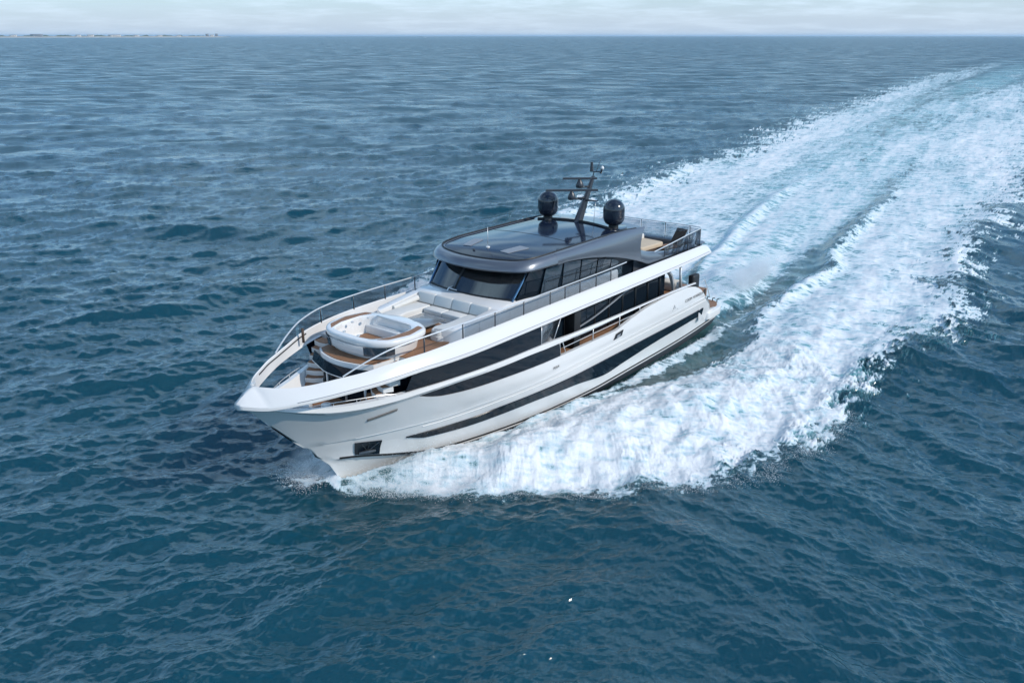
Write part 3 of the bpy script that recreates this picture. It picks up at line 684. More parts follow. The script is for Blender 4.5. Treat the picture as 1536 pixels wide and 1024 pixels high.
    g = np.array(g); mb.grid(g); mb.grid(g*np.array([1, -1, 1]))
    return mb.build('roof_moulding', M['grey'], HT, sharp=38)
hardtop()
# roof skin: glass forward of the step, painted aft
def roofskin(x0, x1, mat, name, dz=0.0, crown=.13):
    x = np.linspace(x0, x1, 40); g = []
    for X in x:
        w = float(c_ridgey(min(X, 17.3)))*.955+.0; z = float(c_ridgez(min(X, 17.3)))-.03+dz
        if X > 15.5:
            rid = [(15.5, 2.58), (16.5, 2.46), (16.95, 2.25), (17.25, 1.85), (17.48, 1.25), (17.62, .62), (17.66, 0.02)]
            w = float(np.interp(X+.09, [p[0] for p in rid], [p[1] for p in rid]))*.96; z = 6.95-.03+dz if X > 17.3 else float(c_ridgez(X))-.03+dz
        g.append([(X, w*k, z+crown*(1-k*k)*min(1, w/2)**2) for k in np.linspace(-1, 1, 17)])
    return solid(g, .05, -1).build(name, mat, HT, sharp=40)
roofskin(10.15, 17.56, M['roofglass'], 'roof_glass')
roofskin(8.35, 10.1, M['grey'], 'roof_aft_panel', .0)
for sg in (1, -1):
    pts = [(x, sg*float(c_ridgey(x))*.985, float(c_ridgez(x))+.012) for x in np.linspace(9.0, 15.4, 24)]+[(x, sg*y, (float(c_ridgez(x)) if x < 17.3 else 6.95)+.012) for x, y in open_smooth([(15.5, 2.56), (16.5, 2.44), (16.93, 2.23), (17.22, 1.84), (17.45, 1.24), (17.59, .62), (17.63, 0)], 5)]
    MB().tube(pts, .035, 6).build('roof_gasket', M['black'], HT)
def rz(x, y):
    w = float(c_ridgey(x))*.955; return float(c_ridgez(x))-.03+.13*(1-min(1, (y/w)**2))
# step line
st = [(9.95+.35*(abs(y)/2.2)**2, y) for y in np.linspace(-2.1, 2.1, 25)]
MB().tube([(x, y, rz(x, y)+.03) for x, y in st], .07, 8, ell=.8).build('roof_step', M['black'], HT)
for yv in ():   # fine joint lines in the glass
    MB().tube([(x, yv*1.0, rz(x, yv)+.001) for x in np.linspace(10.4, 17.0, 20)], .009, 4).build('glass_joint', M['black'], HT)
MB().tube([(13.6, y, rz(13.6, y)+.001) for y in np.linspace(-2.1, 2.1, 20)], .009, 4).build('glass_joint', M['black'], HT)
for sg in (1, -1):
    q = [(16.75, .8), (16.75, 1.22), (15.65, 1.5), (15.65, 1.0)]
    MB().prism(rnd([(x, sg*y) for x, y in q], .06), lambda x, y: rz(x, y)-.01, lambda x, y: rz(x, y)+.025).build('roof_vent', M['vent'], HT)
MB().tube([(16.55, .0, rz(16.55, 0)), (16.55, .0, rz(16.55, 0)+.85)], .012, 6).build('whip_antenna', M['steel'], HT)
MB().lathe([(0, 0), (.09, 0), (.08, .04), (0, .05)], (16.55, 0, rz(16.55, 0)), 14).build('antenna_base', M['deckwhite'], HT)
MB().tube([(17.1, -.35, rz(17.1, 0)+.02), (17.1, .35-.6, rz(17.1, 0)+.02)], .03, 6).build('roof_light_bar', M['mast'], HT)

# upper side glazing
for sg in (1, -1):
    x = np.linspace(7.95, 16.9, 60); zt = np.minimum(c_arch(x)+.02, 6.6); zb = 5.26+.06*np.clip((x-15)/2, 0, 1)-.60*np.clip((10.6-x)/.5, 0, 1)
    xf = x+0; yb = 2.44-.0*x; 
    top_shift = np.clip((x-14.5)/2.4, 0, 1)
    g = []
    for k in np.linspace(0, 1, 4):
        z = zb*(1-k)+zt*k; xx = x+(1-k)*.75*top_shift; g.append(np.stack([xx, sg*(2.40+.10*k+0*x-.12*top_shift*(1-k)), z], 1))
    SG = solid(g, .03, -1 if sg > 0 else 1).build('side_glazing', M['glass'], Y)
    pn = [(15.9, 14.7), (14.6, 13.35), (13.25, 12.05), (11.95, 10.9)]
    for a, b in pn:
        xx = np.linspace(b, a, 6); g = []
        for k in (0, 1):
            z = (5.36+0*xx) if k == 0 else (np.minimum(c_arch(xx), 6.62)-.16)
            g.append(np.stack([xx+(1-k)*.25*(a > 15), sg*(2.415+.10*k+0*xx), z], 1))
        solid(g, .02, 1 if sg > 0 else -1).build('side_pane', M['pane'], SG)
    tri = np.array([[(10.8, sg*2.45, 5.36), (9.75, sg*2.45, 5.36)], [(10.8, sg*2.5, 5.86), (10.3, sg*2.49, 5.72)]])
    solid(tri, .02, 1 if sg > 0 else -1).build('side_pane', M['pane'], SG)
    MB().tube([(xx, sg*2.5, 5.9-.04*(16-xx)) for xx in np.linspace(11, 15.8, 12)], .012, 5).build('grab_rail', M['black'], SG)

# ---- domes, mast, radars
def dome(yc, base_z):
    d = bpy.data.objects.new('satellite_dome', None); COL.objects.link(d); d.parent = Y
    r = .50; prof = [(.0, .10), (.27, .10), (.38, .17), (.465, .30), (r, .46), (r, .78)]
    prof += [(r-.012, .785), (r-.012, .80)]+[(r*math.cos(a), .80+r*.98*math.sin(a)) for a in np.linspace(0, math.pi/2, 12)[:-1]]+[(.0, .80+r*.98)]
    MB().lathe(prof, (9.75, yc, base_z), 40).build('dome_shell', M['navy'], d, sharp=60)
    MB().lathe([(0, -.08), (.24, -.08), (.22, .12), (0, .12)], (9.75, yc, base_z), 24).build('dome_foot', M['black'], d)
    pod = [(9.75+.85*math.cos(a), yc+.55*math.sin(a)*1.0) for a in np.linspace(0, 2*math.pi, 32, endpoint=False)]
    MB().prism(pod, base_z-.16, base_z-.03, .03).build('dome_plinth', M['navy'], d)
dome(1.88, 7.11); dome(-1.88, 7.11)
MT = bpy.data.objects.new('radar_mast', None); COL.objects.link(MT); MT.parent = Y
def mastpt(z): return 10.05-(z-7.0)*.62
rows = []
for z, w, d in ((7.0, .17, .22), (7.5, .15, .19), (8.1, .12, .15), (8.7, .09, .11), (9.15, .075, .09)):
    x = mastpt(z); rows.append([(x-d, -w, z), (x+d*.6, -w*.8, z), (x+d, 0, z), (x+d*.6, w*.8, z), (x-d, w, z)])
MB().grid(rows, closed_v=True, caps=True).build('mast_post', M['mast'], MT, sharp=25)
def bar(cx, cy, z, L, ang, h=.05, w=.07):
    dx, dy = math.cos(ang), math.sin(ang)
    o = [(cx+dx*a*L/2-dy*b*w, cy+dy*a*L/2+dx*b*w) for a, b in ((-1, -1), (1, -1), (1, 1), (-1, 1))]
    return MB().prism(o, z-h, z+h, .02)
# radar scanners: the bars stand nearly square to the line of sight
for z, cx, cy, L, zz in ((9.12, 9.65, -.12, 1.62, 0), (8.62, 10.15, -.22, 2.45, 0)):
    rd = bpy.data.objects.new('radar_scanner', None); COL.objects.link(rd); rd.parent = MT
    ang = R(128.5+2)
    bar(cx, cy, z+.02, L, ang).build('scanner_bar', M['mast'], rd)
    MB().lathe([(.0, -.42), (.16, -.42), (.19, -.34), (.17, -.22), (.10, -.10), (.06, -.03), (.0, -.03)], (cx, cy, z), 20).build('scanner_motor', M['mast'], rd)
    MB().tube([(cx, cy, z-.40), (mastpt(z-.4), 0, z-.42)], .05, 8).build('scanner_bracket', M['mast'], rd)
sp_ = MB(); sp_.tube([(mastpt(8.1), .75, 8.12), (mastpt(8.1)+.03, 0, 8.1), (mastpt(8.1), -.35, 8.1)], [.02, .06, .03], 8); sp_.build('crosstree', M['mast'], MT)
MB().tube([(mastpt(8.1), .62, 8.1), (mastpt(8.1), .55, 7.1)], .01, 5).build('signal_halyard', M['steel'], MT)
tp = MB(); tp.tube([(mastpt(9.15), 0, 9.1), (8.65, 0, 9.35), (8.65, .4, 9.36)], .03, 8); tp.tube([(8.65, -.12, 9.34), (8.65, -.12, 9.8)], [.09, .06], 10)
tp.tube([(8.62, .12, 9.35), (8.5, .28, 9.95)], .012, 5); tp.tube([(8.65, .4, 9.3), (8.65, .45, 9.5)], .05, 8); tp.build('mast_head', M['mast'], MT)
MB().lathe([(0, 0), (.07, 0), (.09, .06), (.05, .14), (0, .16)], (8.65, .47, 9.5), 12).build('masthead_light', M['deckwhite'], MT)
h_ = MB(); h_.box(10.5, 10.75, -1.35, -1.1, 7.1, 7.25, .04); h_.build('horn', M['black'], HT)

# ---- guard rails of the upper deck
c_ry = curve([(26.1, 1.80), (25.5, 2.06), (24.9, 2.30), (24.3, 2.50), (23.1, 2.78), (21.7, 2.92), (19.9, 2.98), (3, 2.98)])
c_rt = curve([(26.1, 4.80), (25.75, 4.98), (25.2, 5.22), (24.4, 5.46), (23.2, 5.60), (21.7, 5.65), (18, 5.66), (12.5, 5.66), (10.3, 5.70)])
for sg in (1, -1):
    GR = bpy.data.objects.new('guard_rail', None); COL.objects.link(GR); GR.parent = Y
    x = np.linspace(10.3, 26.1, 90)
    MB().tube(np.stack([x, sg*c_ry(x), c_rt(x)], 1), .027, 8).build('top_rail', M['steel'], GR)
    px = [23.25, 21.45, 19.7, 17.95, 16.2, 15.15, 14.05, 12.8, 11.6]
    for xx in px:
        yb_, zt_ = float(c_ry(xx)), float(c_rt(xx)); MB().tube([(xx, sg*yb_, float(c_bt(xx))-.03), (xx, sg*yb_, zt_+.01)], .028, 6).build('rail_post', M['mast'], GR)
    if sg < 0:
        for xx in (24.6,): MB().tube([(xx, sg*(float(c_ry(xx))-.25), 4.7), (xx, sg*(float(c_ry(xx))-.25), 5.25)], .05, 8).build('rail_post', M['wicker'], GR)
    for a, b in zip(([21.42]+px[2:]), px[2:]+[10.6]):
        xx = np.linspace(a-.05, b+.05, 5); g = [np.stack([xx, sg*c_ry(xx), c_bt(xx)+.01], 1), np.stack([xx, sg*c_ry(xx), c_rt(xx)-.05], 1)]
        solid(g, .012, 1).build('rail_glass', M['railglass'], GR)
    if sg < 0:
        for a, b in ((25.6, 24.7), (24.6, 23.3), (23.2, 21.5)):
            xx = np.linspace(a-.05, b+.05, 5); g = [np.stack([xx, sg*c_ry(xx), c_bt(xx)+.01], 1), np.stack([xx, sg*c_ry(xx), c_rt(xx)-.05], 1)]
            solid(g, .012, 1).build('rail_glass', M['railglass'], GR)
    # main deck handrail stanchions
    for xx in (13.4, 11.2, 9.4, 7.6, 5.8):
        z0_ = float(c_low(xx)); z1_ = float(c_slo(xx))+.02
        if z1_-z0_ > .05: MB().tube([(xx, sg*(float(Yh(xx, 3))-.06), z0_-.02), (xx, sg*(float(Yh(xx, 3))-.06), z1_)], .024, 6).build('handrail_post', M['steel'], HULL)
    MB().tube([(xx, sg*(float(Yh(xx, 3))-.12), 3.12+.0*xx) for xx in np.linspace(9.8, 15.6, 8)], .014, 6).build('lower_handrail', M['steel'], HULL)
    MB().prism(rnd([(2.75, sg*2.75), (3.5, sg*2.75), (3.5, sg*3.1), (2.75, sg*3.1)], .14), 2.9, 3.62, .1).build('capstan_cover', M['black'], Y)

# ---- aft flybridge: deck, glass rail, transom side
MB().prism(rnd([(2.2, 2.5), (7.7, 2.4), (7.7, -2.4), (2.2, -2.5)], .2), 4.602, 4.66).build('flybridge_planking', M['teak'], Y)
AR = bpy.data.objects.new('flybridge_rail', None); COL.objects.link(AR); AR.parent = Y
def azt(x): return 5.98
arail = [(7.6, 2.9, 5.66), (6.0, 2.93, 5.78), (4.2, 2.93, 5.92), (2.75, 2.92, 6.0), (2.6, 2.8, 6.02), (2.55, 2.3, 6.03), (2.55, -2.3, 6.03), (2.6, -2.8, 6.02), (2.75, -2.92, 6.0), (4.2, -2.93, 5.95), (6.0, -2.93, 5.85), (7.6, -2.9, 5.75)]
MB().tube(arail, .026, 8).build('top_rail', M['steel'], AR)
def azb(x, y): return 5.17 if x < 5 else 5.17+.1*(x-5)
ap_ = [(6.6, 2.93), (5.3, 2.93), (4.15, 2.93), (2.75, 2.92), (2.55, 2.2), (2.55, .75), (2.55, -.75), (2.55, -2.2), (2.75, -2.92), (4.15, -2.93), (5.3, -2.93), (6.6, -2.93)]
zt_f = curve([(2.5, 6.02), (4.2, 5.93), (6.0, 5.79), (7.6, 5.66)])
for x, y in ap_: MB().tube([(x, y, azb(x, y)-.1), (x, y, float(zt_f(x)))], .025, 6).build('rail_post', M['mast'], AR)
for (a, b) in zip(ap_[:-1], ap_[1:]):
    a, b = np.array(a), np.array(b); d = (b-a)*.04; p, q = a+d, b-d
    g = np.array([[(p[0], p[1], azb(*p)-.05), (q[0], q[1], azb(*q)-.05)], [(p[0], p[1], float(zt_f(p[0]))-.05), (q[0], q[1], float(zt_f(q[0]))-.05)]])
    solid(g, .012, 1).build('rail_glass', M['railglass'], AR)
# aft closing coaming of the flybridge
MB().prism(rnd([(2.05, -2.75), (2.05, 2.75), (2.75, 2.75), (2.75, -2.75)], .1), 4.56, 5.20, .05).build('aft_coaming', M['grey'], Y)

# ---- transom, platform
tr = [(-.3, 1.02), (1.1, 1.02)]
MB().prism([(1.9, 2.95), (1.9, -2.95), (0.9, -2.6), (0.7, 0), (0.9, 2.6)], .8, 2.6, top=[(2.6, 2.95), (2.6, -2.95), (2.0, -2.6), (1.9, 0), (2.0, 2.6)]).build('transom', M['white'], Y, sharp=30)
MB().prism([(2.05, 2.2), (.9, 1.9), (.75, 0), (.9, -1.9), (2.05, -2.2)], 1.1, 2.3, top=[(2.1, 2.2), (1.62, 1.9), (1.5, 0), (1.62, -1.9), (2.1, -2.2)]).build('garage_door', M['glass'], Y)
pf = rnd([(1.3, 3.08), (-.35, 3.05), (-1.15, 2.6), (-1.3, 0), (-1.15, -2.6), (-.35, -3.05), (1.3, -3.08)], .3, 6)
PF = MB().prism(pf, .62, 1.02, .05).build('swim_platform', M['white'], Y, sharp=40)
MB().prism([(min(x, 1.2)*.95-.0, y*.92) for x, y in pf], 1.022, 1.04).build('platform_planking', M['teak'], PF)
cl = MB()
for (x, y) in ((-1.0, 2.2), (-1.05, 1.85), (-.95, 2.5)): cl.tube([(x, y, 1.03), (x, y, 1.2), (x-.05, y+.12, 1.22)], .03, 6)
cl.build('platform_cleat', M['black'], PF)
MB().tube([(2.3, 3.0, 3.0), (1.95, 2.98, 3.1), (1.3, 2.95, 2.3), (1.0, 2.9, 1.9)], .025, 6).build('boarding_rail', M['steel'], Y)
MB().box(2.9, 3.7, -2.2, 2.2, 2.62, 3.12, .1).build('cockpit_sofa', M['cushion'], Y)

# ------------------------------------------------------------------ loose furniture on the flybridge (each its own thing)
def thing(name, loc, rz_, label, cat, group=None):
    o = bpy.data.objects.new(name, None); COL.objects.link(o)
    o.matrix_world = BM @ Matrix.Translation(loc) @ Matrix.Rotation(rz_, 4, 'Z'); tag(o, label, cat, group); return o
sb = thing('daybed', (4.75, .45, 4.66), R(-8), 'beige padded daybed with folded white back on the aft flybridge', 'daybed')
MB().prism(rnd([(-1.15, -.75), (1.1, -.85), (1.1, .95), (-1.15, .85)], .25), 0, .42).build('daybed_base', M['wicker'], sb)
MB().prism(rnd([(-1.1, -.7), (1.05, -.8), (1.05, .9), (-1.1, .8)], .25), .42, .62, .07).build('daybed_mattress', M['beige'], sb, sharp=50)
MB().prism(rnd([(-1.1, -.95), (1.0, -1.05), (1.0, -.55), (-1.1, -.5)], .12), .40, .88, .12).build('daybed_back', M['cushion'], sb, sharp=50)
lt = thing('side_table', (4.3, 2.0, 4.66), 0, 'low round teak table beside the beige daybed on the flybridge', 'table')
MB().lathe([(0, .52), (.40, .52), (.42, .55), (.40, .58), (0, .58)], (0, 0, 0), 28).build('tabletop', M['teak'], lt)
MB().lathe([(0, 0), (.22, 0), (.06, .06), (.05, .52), (0, .52)], (0, 0, 0), 18).build('pedestal', M['steel'], lt)
ln = thing('sun_lounger', (3.45, 1.5, 4.66), R(-12), 'dark brown folded sun lounger by the aft glass rail of the flybridge', 'lounger')
MB().box(-.5, .35, -.35, .35, .30, .40, .03).build('lounger_seat', M['wicker'], ln)
m_ = MB(); bm = bmesh.new(); bmesh.ops.create_cube(bm, size=1)
for v in bm.verts: v.co = Vector((-.5-.55*(v.co.z+.5)+v.co.x*.08, v.co.y*.7, .38+.75*(v.co.z+.5)))
m_.frombm(bm, .02); m_.build('lounger_back', M['wicker'], ln)
for dx in (-.35, .25):
    for dy in (-.3, .3): MB().tube([(dx, dy, 0), (dx, dy, .3)], .025, 6).build('lounger_leg', M['mast'], ln)

#@@WATER@@

# ------------------------------------------------------------------ sea
def sstep(a, b, x): t = np.clip((x-a)/(b-a), 0, 1); return t*t*(3-2*t)
def fft_tile(L, N, wind, lo, hi, seed, Vw, spread=2.0, peak=None):
    r = np.random.default_rng(seed)
    k1 = np.fft.fftfreq(N, L/N)*2*math.pi; kx, ky = np.meshgrid(k1, k1, indexing='xy'); k = np.hypot(kx, ky); k[0, 0] = 1e-6
    Lw = Vw*Vw/9.81; P = np.exp(-1/(k*Lw)**2)/k**4
    c = (kx*math.cos(wind)+ky*math.sin(wind))/k; P = P*(0.04+np.abs(c)**spread)
    lam = 2*math.pi/k; P = P*(lam > lo)*(lam <= hi); P[0, 0] = 0
    h = (r.normal(size=k.shape)+1j*r.normal(size=k.shape))*np.sqrt(P)
    H = np.fft.ifft2(h).real
    Dx = np.fft.ifft2(1j*kx/k*h).real; Dy = np.fft.ifft2(1j*ky/k*h).real
    # mean square slope
    sx = np.fft.ifft2(1j*kx*h).real; sy = np.fft.ifft2(1j*ky*h).real; sl_ = math.sqrt((sx**2+sy**2).mean())
    return H, Dx, Dy, sl_
WIND = R(78)
TILES = []
for L, N, lo, hi, slope, seed, spread, wd in ((173.0, 512, 4.0, 40.0, 0.10, 3, 4, 0.0), (41.0, 512, 1.0, 4.0, 0.19, 4, 5, 0.0), (13.0, 512, 0.25, 1.0, 0.26, 5, 4, 0.0), (5.3, 256, 0.08, 0.25, 0.20, 8, 3, 0.0)):
    H, Dx, Dy, s_ = fft_tile(L, N, wd, lo, hi, seed, 5.4, spread)
    f = slope/s_; TILES.append((L, N, H*f, Dx*f, Dy*f, lo))
def samp(A, N, u, v):
    u = (u % 1.0)*N; v = (v % 1.0)*N; i = u.astype(np.int64); j = v.astype(np.int64); fu = (u-i).astype(np.float32); fv = (v-j).astype(np.float32)
    i %= N; j %= N; i1 = (i+1) % N; j1 = (j+1) % N
    return A[j, i]*(1-fu)*(1-fv)+A[j, i1]*fu*(1-fv)+A[j1, i]*(1-fu)*fv+A[j1, i1]*fu*fv
def waves(x, y, cell):
    mss = np.zeros_like(x); SLOPES = (.10, .17, .17, .12)
    h = np.zeros_like(x); dx = np.zeros_like(x); dy = np.zeros_like(x)
    for n, (L, N, H, Dx, Dy, lo) in enumerate(TILES):
        w = np.clip((lo*7.0/np.maximum(cell, 1e-6)-1)/3, 0, 1); mss += (1-w*w)*SLOPES[n]**2
        m = w > 0
        if not m.any(): continue
        s_ = sstep(-4, 8, x[m])*(1-sstep(5, 70, y[m]))
        for a, ww in ((R(104)+(.0, .16, -.14, .2)[n], np.cos(s_*math.pi/2)), (R(42)+(.0, -.15, .13, -.2)[n], np.sin(s_*math.pi/2))):
            k = np.where(ww > .01)[0]; mi = np.where(m)[0][k]; q = (ww*(1-.38*np.sin(math.pi*s_)))[k]*w[m][k]; xx, yy_ = x[mi], y[mi]
            X = (xx*math.cos(a)+yy_*math.sin(a))/L+.31*(a > 1.2); Yv = (-xx*math.sin(a)+yy_*math.cos(a))/L
            h[mi] += samp(H, N, X, Yv)*q; ax = samp(Dx, N, X, Yv)*q; ay = samp(Dy, N, X, Yv)*q
            dx[mi] += ax*math.cos(a)-ay*math.sin(a); dy[mi] += ax*math.sin(a)+ay*math.cos(a)
    return h, dx, dy, np.sqrt(mss)
NT = 512
def noise_tile(seed, beta, lo=2, hi=160):
    r = np.random.default_rng(seed); k1 = np.fft.fftfreq(NT)*NT; kx, ky = np.meshgrid(k1, k1); k = np.hypot(kx, ky); k[0, 0] = 1
    a = (r.normal(size=k.shape)+1j*r.normal(size=k.shape))*k**(-beta/2)*(k >= lo)*(k < hi); a[0, 0] = 0
    A = np.fft.ifft2(a).real; return A/A.std()
NS = noise_tile(24, 5.0, 2, 90)
NA, NB, NC = noise_tile(21, 2.6), noise_tile(22, 2.2, 3), noise_tile(23, 3.0, 2)
def fbm(A, x, y, L, sx=1.0, sy=1.0, off=0.0): return samp(A, NT, (x*sx+off)/L, (y*sy+off*.7)/L)
# lateral limits of the white water in the yacht's frame (x astern is negative)
T_ = lambda X, pts: np.interp(X, [p[0] for p in pts], [p[1] for p in pts])
PORT_OUT = sorted([(26.0, .2), (25.4, .9), (24.6, 2.2), (23.5, 3.8), (22.6, 4.8), (21.4, 6.2), (20.3, 7.9), (19, 8.8), (17, 10.9), (15, 12.1), (13, 12.4), (10, 12.8), (5, 12.6), (0, 13.2), (-5, 13.6), (-10, 13.8), (-17, 13.0), (-25, 11.2), (-35, 10.8), (-47, 10.8), (-70, 10.4), (-110, 7.5), (-170, 0), (-260, -13), (-400, -33), (-800, -70)])
PORT_IN = sorted([(26, -1), (23, .2), (22, .7), (20, 1.9), (17.8, 2.6), (14.5, 3.0), (12.7, 3.25), (11.2, 3.9), (8.3, 5.1), (5.4, 5.8), (4, 5.6), (1.2, 5.4), (-.7, 4.4), (-4, 3.7), (-10, 3.9), (-15, 3.9), (-20, 2.3), (-28, 1.2), (-48, -1.3), (-70, -5), (-110, -13), (-200, -25), (-800, -70)])
STB_OUT = sorted([(26, -.2), (25.4, -.9), (24, -3.4), (21, -7), (17, -11), (10, -14.5), (0, -17.5), (-12, -20.5), (-25, -22.6), (-35, -23.8), (-46, -26), (-56, -28.3), (-66, -27.5), (-82, -30), (-102, -35), (-139, -41), (-160, -43.5), (-252, -57), (-332, -69), (-415, -77), (-754, -95)])
STB_IN = sorted([(26, 1), (22, -.7), (20, -1.9), (17.8, -2.6), (14.5, -3.1), (11, -4), (8, -5), (3, -5.0), (0, -3.6), (-5, -2.0), (-14, -3.2), (-25, -6), (-40, -9), (-60, -12), (-92, -15), (-200, -33), (-800, -85)])
CEN = sorted([(0, 0), (-6, .1), (-16, -2.2), (-28, -4.0), (-48, -8.0), (-92, -14.5), (-200, -29), (-800, -78)])
def wake(xb, yb):
    """foam 0..1, aeration 0..1, height (m), lump amplitude"""
    fr = fbm(NA, xb, yb, 31.0, 1.0, 1.5)*.5+fbm(NB, xb, yb, 9.0, 1.0, 1.6)*.35+fbm(NC, xb, yb, 3.1)*.16
    age = np.clip(-xb, 0, 900)
    # --- outer edge
    po, pi_ = T_(xb, PORT_OUT), T_(xb, PORT_IN); so_, si = T_(xb, STB_OUT), T_(xb, STB_IN)
    jag = (0.28+0.030*np.clip(23-xb, 0, 40)+.012*np.clip(age, 0, 100))
    eo = (po-yb)+fr*jag*1.5; ei = (yb-pi_)+fr*.40*np.clip((16-xb)/10, .15, 1.6)
    port = sstep(-.5, 1.3+.02*age, eo)*sstep(-.15, .55+.02*age, ei)*(xb < 25.6)
    eo2 = (yb-so_)+fr*jag*1.5; ei2 = (si-yb)+fr*.45
    stb = sstep(-.5, 1.3+.02*age, eo2)*sstep(-.15, 1.2+.02*age, ei2)*(xb < 25.6)
    c = T_(xb, CEN); hw = np.interp(xb, [-800, -200, -92, -48, -28, -16, -5, -1, .5], [9, 9, 8.4, 7.8, 5.7, 4.0, 2.9, 2.0, .2])
    d = np.abs(yb-c+fr*.4)/hw; cen = sstep(1.15, .55, d)*(xb < 0)
    chan = sstep(.55, .0, np.abs(yb-(c-1.9+.10*(xb+5))))*sstep(-1, -3, xb)*sstep(-22, -12, xb)
    # thin spray sheet clinging to the hull side and its trailing line
    hy = Yh(np.clip(xb, -.3, 30), np.full_like(xb, .15)); dl = np.abs(yb)-hy
    thin = sstep(.75, .15, np.abs(dl-.30-.10*np.clip(11-xb, 0, 12)/12)+.16*fr)*((xb < 22) & (xb > -.5))
    tl = sstep(.55, .0, np.abs(yb-(3.2-.03*(xb+1)))+.22*fr)*(xb <= -.4)*sstep(-17, -9, xb)
    port = port*np.interp(xb, [21.5, 23.4, 24.6, 25.6], [1, .80, .60, .5])
    stem = sstep(1.15, .35, np.hypot((xb-25.5)/1.25, (yb+1.0)/.95)+.45*fr)*.62
    foam = np.maximum.reduce([port, stb, cen*.92, thin*.8, tl*.75, stem])
    # lengthwise bands and the old wake thinning out
    st = fbm(NA, xb, yb-c, 60.0, .22, 2.2, 3.0)*.5+fbm(NB, xb, yb-c, 22.0, .3, 1.6, 9.0)*.35
    thinout = .15*sstep(18, -8, xb)+.03*sstep(4, 25, age)+.03+.11*sstep(20, 90, age)+.20*sstep(110, 330, age)
    inner = sstep(14, 2, np.abs(yb-c))
    ay = np.abs(yb); st2 = fbm(NB, xb+ay, xb-ay, 7.0, .22, 1.5)*.6+fbm(NC, xb+ay*1.2, xb-ay, 2.6, .3, 1.5)*.4
    bowz = sstep(-20, 5, xb)*(xb < 25); foam = foam*(1+(.10*st2-.05)*bowz)
    foam = foam*(1-thinout*(1.0+.5*inner))+foam*st*(.10+.12*sstep(5, 60, age))*(foam > .05)
    foam -= chan*.5
    # dark lanes left between the prop wash and the bow-wave foam
    lane = sstep(1.0, 0, np.abs(yb-np.interp(xb, [-800, -200, -92, -60, -40, -25, -15], [-85, -33, -18, -14.5, -12, -8.7, -6.5])+fr*.6)/np.interp(xb, [-200, -60, -20, 0], [5, 3, 1.5, 1]))*sstep(-14, -30, xb)
    foam *= 1-.28*lane
    foam *= 1-.55*sstep(250, 620, age)
    aer = np.clip(np.maximum.reduce([cen, .55*inner*(yb < po)*(yb > so_)*(xb < -2), port*.8, stb*.7]), 0, 1)*(1-.75*sstep(120, 600, age))
    aer = np.clip(aer*(1-.2*lane)+.10*st*aer, 0, 1)
    aer = np.maximum(aer, .5*sstep(8, 2, np.abs(yb))*(xb < 12)*(xb > -30))
    # --- heights
    hgt = np.zeros_like(xb)
    for sgn, o_, i_ in ((1, po, pi_), (-1, -so_, -si)):
        yy_ = yb*sgn; w = np.maximum(o_-i_, .3); t = (yy_-i_)/w
        A = np.interp(xb, [-60, -25, -5, 5, 12, 17, 21, 23.5, 25.3, 26], [0, .18, .35, .45, .62, .85, .80, .45, .15, 0])
        hgt += A*np.exp(-((t-.34)/.26)**2)*(xb < 26)
        ridge = np.interp(xb, [-60, -30, -8, 2, 10], [0, .5, .6, .2, 0]); hgt += ridge*np.exp(-((yy_-(i_+.5))/.7)**2)
        # breaking outer crest astern
        B = np.interp(xb, [-90, -60, -40, -15, 5, 12], [0, .35, .55, .45, .25, 0]); hgt += B*np.exp(-((yy_-(o_-.8))/1.6)**2)
    trough = np.exp(-((np.abs(yb)-4.0)/1.7)**2)*np.interp(xb, [-20, -6, 4, 10, 15], [0, .22, .38, .30, 0]); hgt -= trough
    hgt += np.exp(-((yb-c)/1.6)**2)*np.interp(xb, [-40, -18, -7, -2.5, -.8], [0, .35, .75, .25, -.35])*(xb < 1)
    hgt -= np.exp(-((np.abs(yb-c)-2.7)/.8)**2)*np.interp(xb, [-30, -10, -3, 0], [0, .3, .35, .1])*(xb < 0)
    inside = (dl < .1) & (xb > -.3) & (xb < 25.2)
    hgt = np.where(inside, np.minimum(hgt, -.55), hgt)
    foam = np.clip(foam, 0, 1)
    near = sstep(60, 10, age)
    lump = foam*(.04+.11*near*sstep(24.5, 20, xb)*sstep(-20, 12, xb)+.05*near)
    l = (fbm(NS, xb, yb, 8.0, .8, 1.1, 5.0)*.5+fbm(NS, xb, yb, 3.1, .8, 1.1)*.28+fbm(NC, xb, yb, 2.3, .8, 1.1)*.045)
    hgt = hgt+lump*(l*.75+st2*.05*bowz)*(~inside)*(1-.8*sstep(24.2, 25.2, xb))
    return foam, aer, hgt, inside
def sea_patch(phi, rad, name):
    PH, RD = np.meshgrid(phi, rad); x = CAM[0]+RD*np.sin(PH); y = CAM[1]+RD*np.cos(PH)
    x = x.ravel(); y = y.ravel()
    dr = np.gradient(rad); cell = np.maximum(np.repeat(dr, len(phi))*.55, np.repeat(rad, len(phi))*abs(phi[1]-phi[0]))
    h, dx, dy, rg = waves(x, y, cell)
    xb, yb = w2b(x, y)
    m = (xb < 30) & (xb > -900) & (yb < 30) & (yb > -130)
    foam = np.zeros_like(x); aer = np.zeros_like(x); hg = np.zeros_like(x); ins = np.zeros(len(x), bool)
    foam[m], aer[m], hg[m], ins[m] = wake(xb[m], yb[m])
    calm = (1-.45*aer)*(1-.5*foam); h = h*calm; ch = .7*calm*(1-.7*foam)
    z = h+hg; z = np.where(ins, np.minimum(z, -.5), z)
    V = np.stack([x+dx*ch, y+dy*ch, z], 1).astype(np.float32)
    m_, n_ = PH.shape; idx = np.arange(m_*n_).reshape(m_, n_)
    F = np.stack([idx[:-1, :-1], idx[:-1, 1:], idx[1:, 1:], idx[1:, :-1]], -1).reshape(-1, 4)
    return V, F, foam.astype(np.float32), aer.astype(np.float32), rg.astype(np.float32)
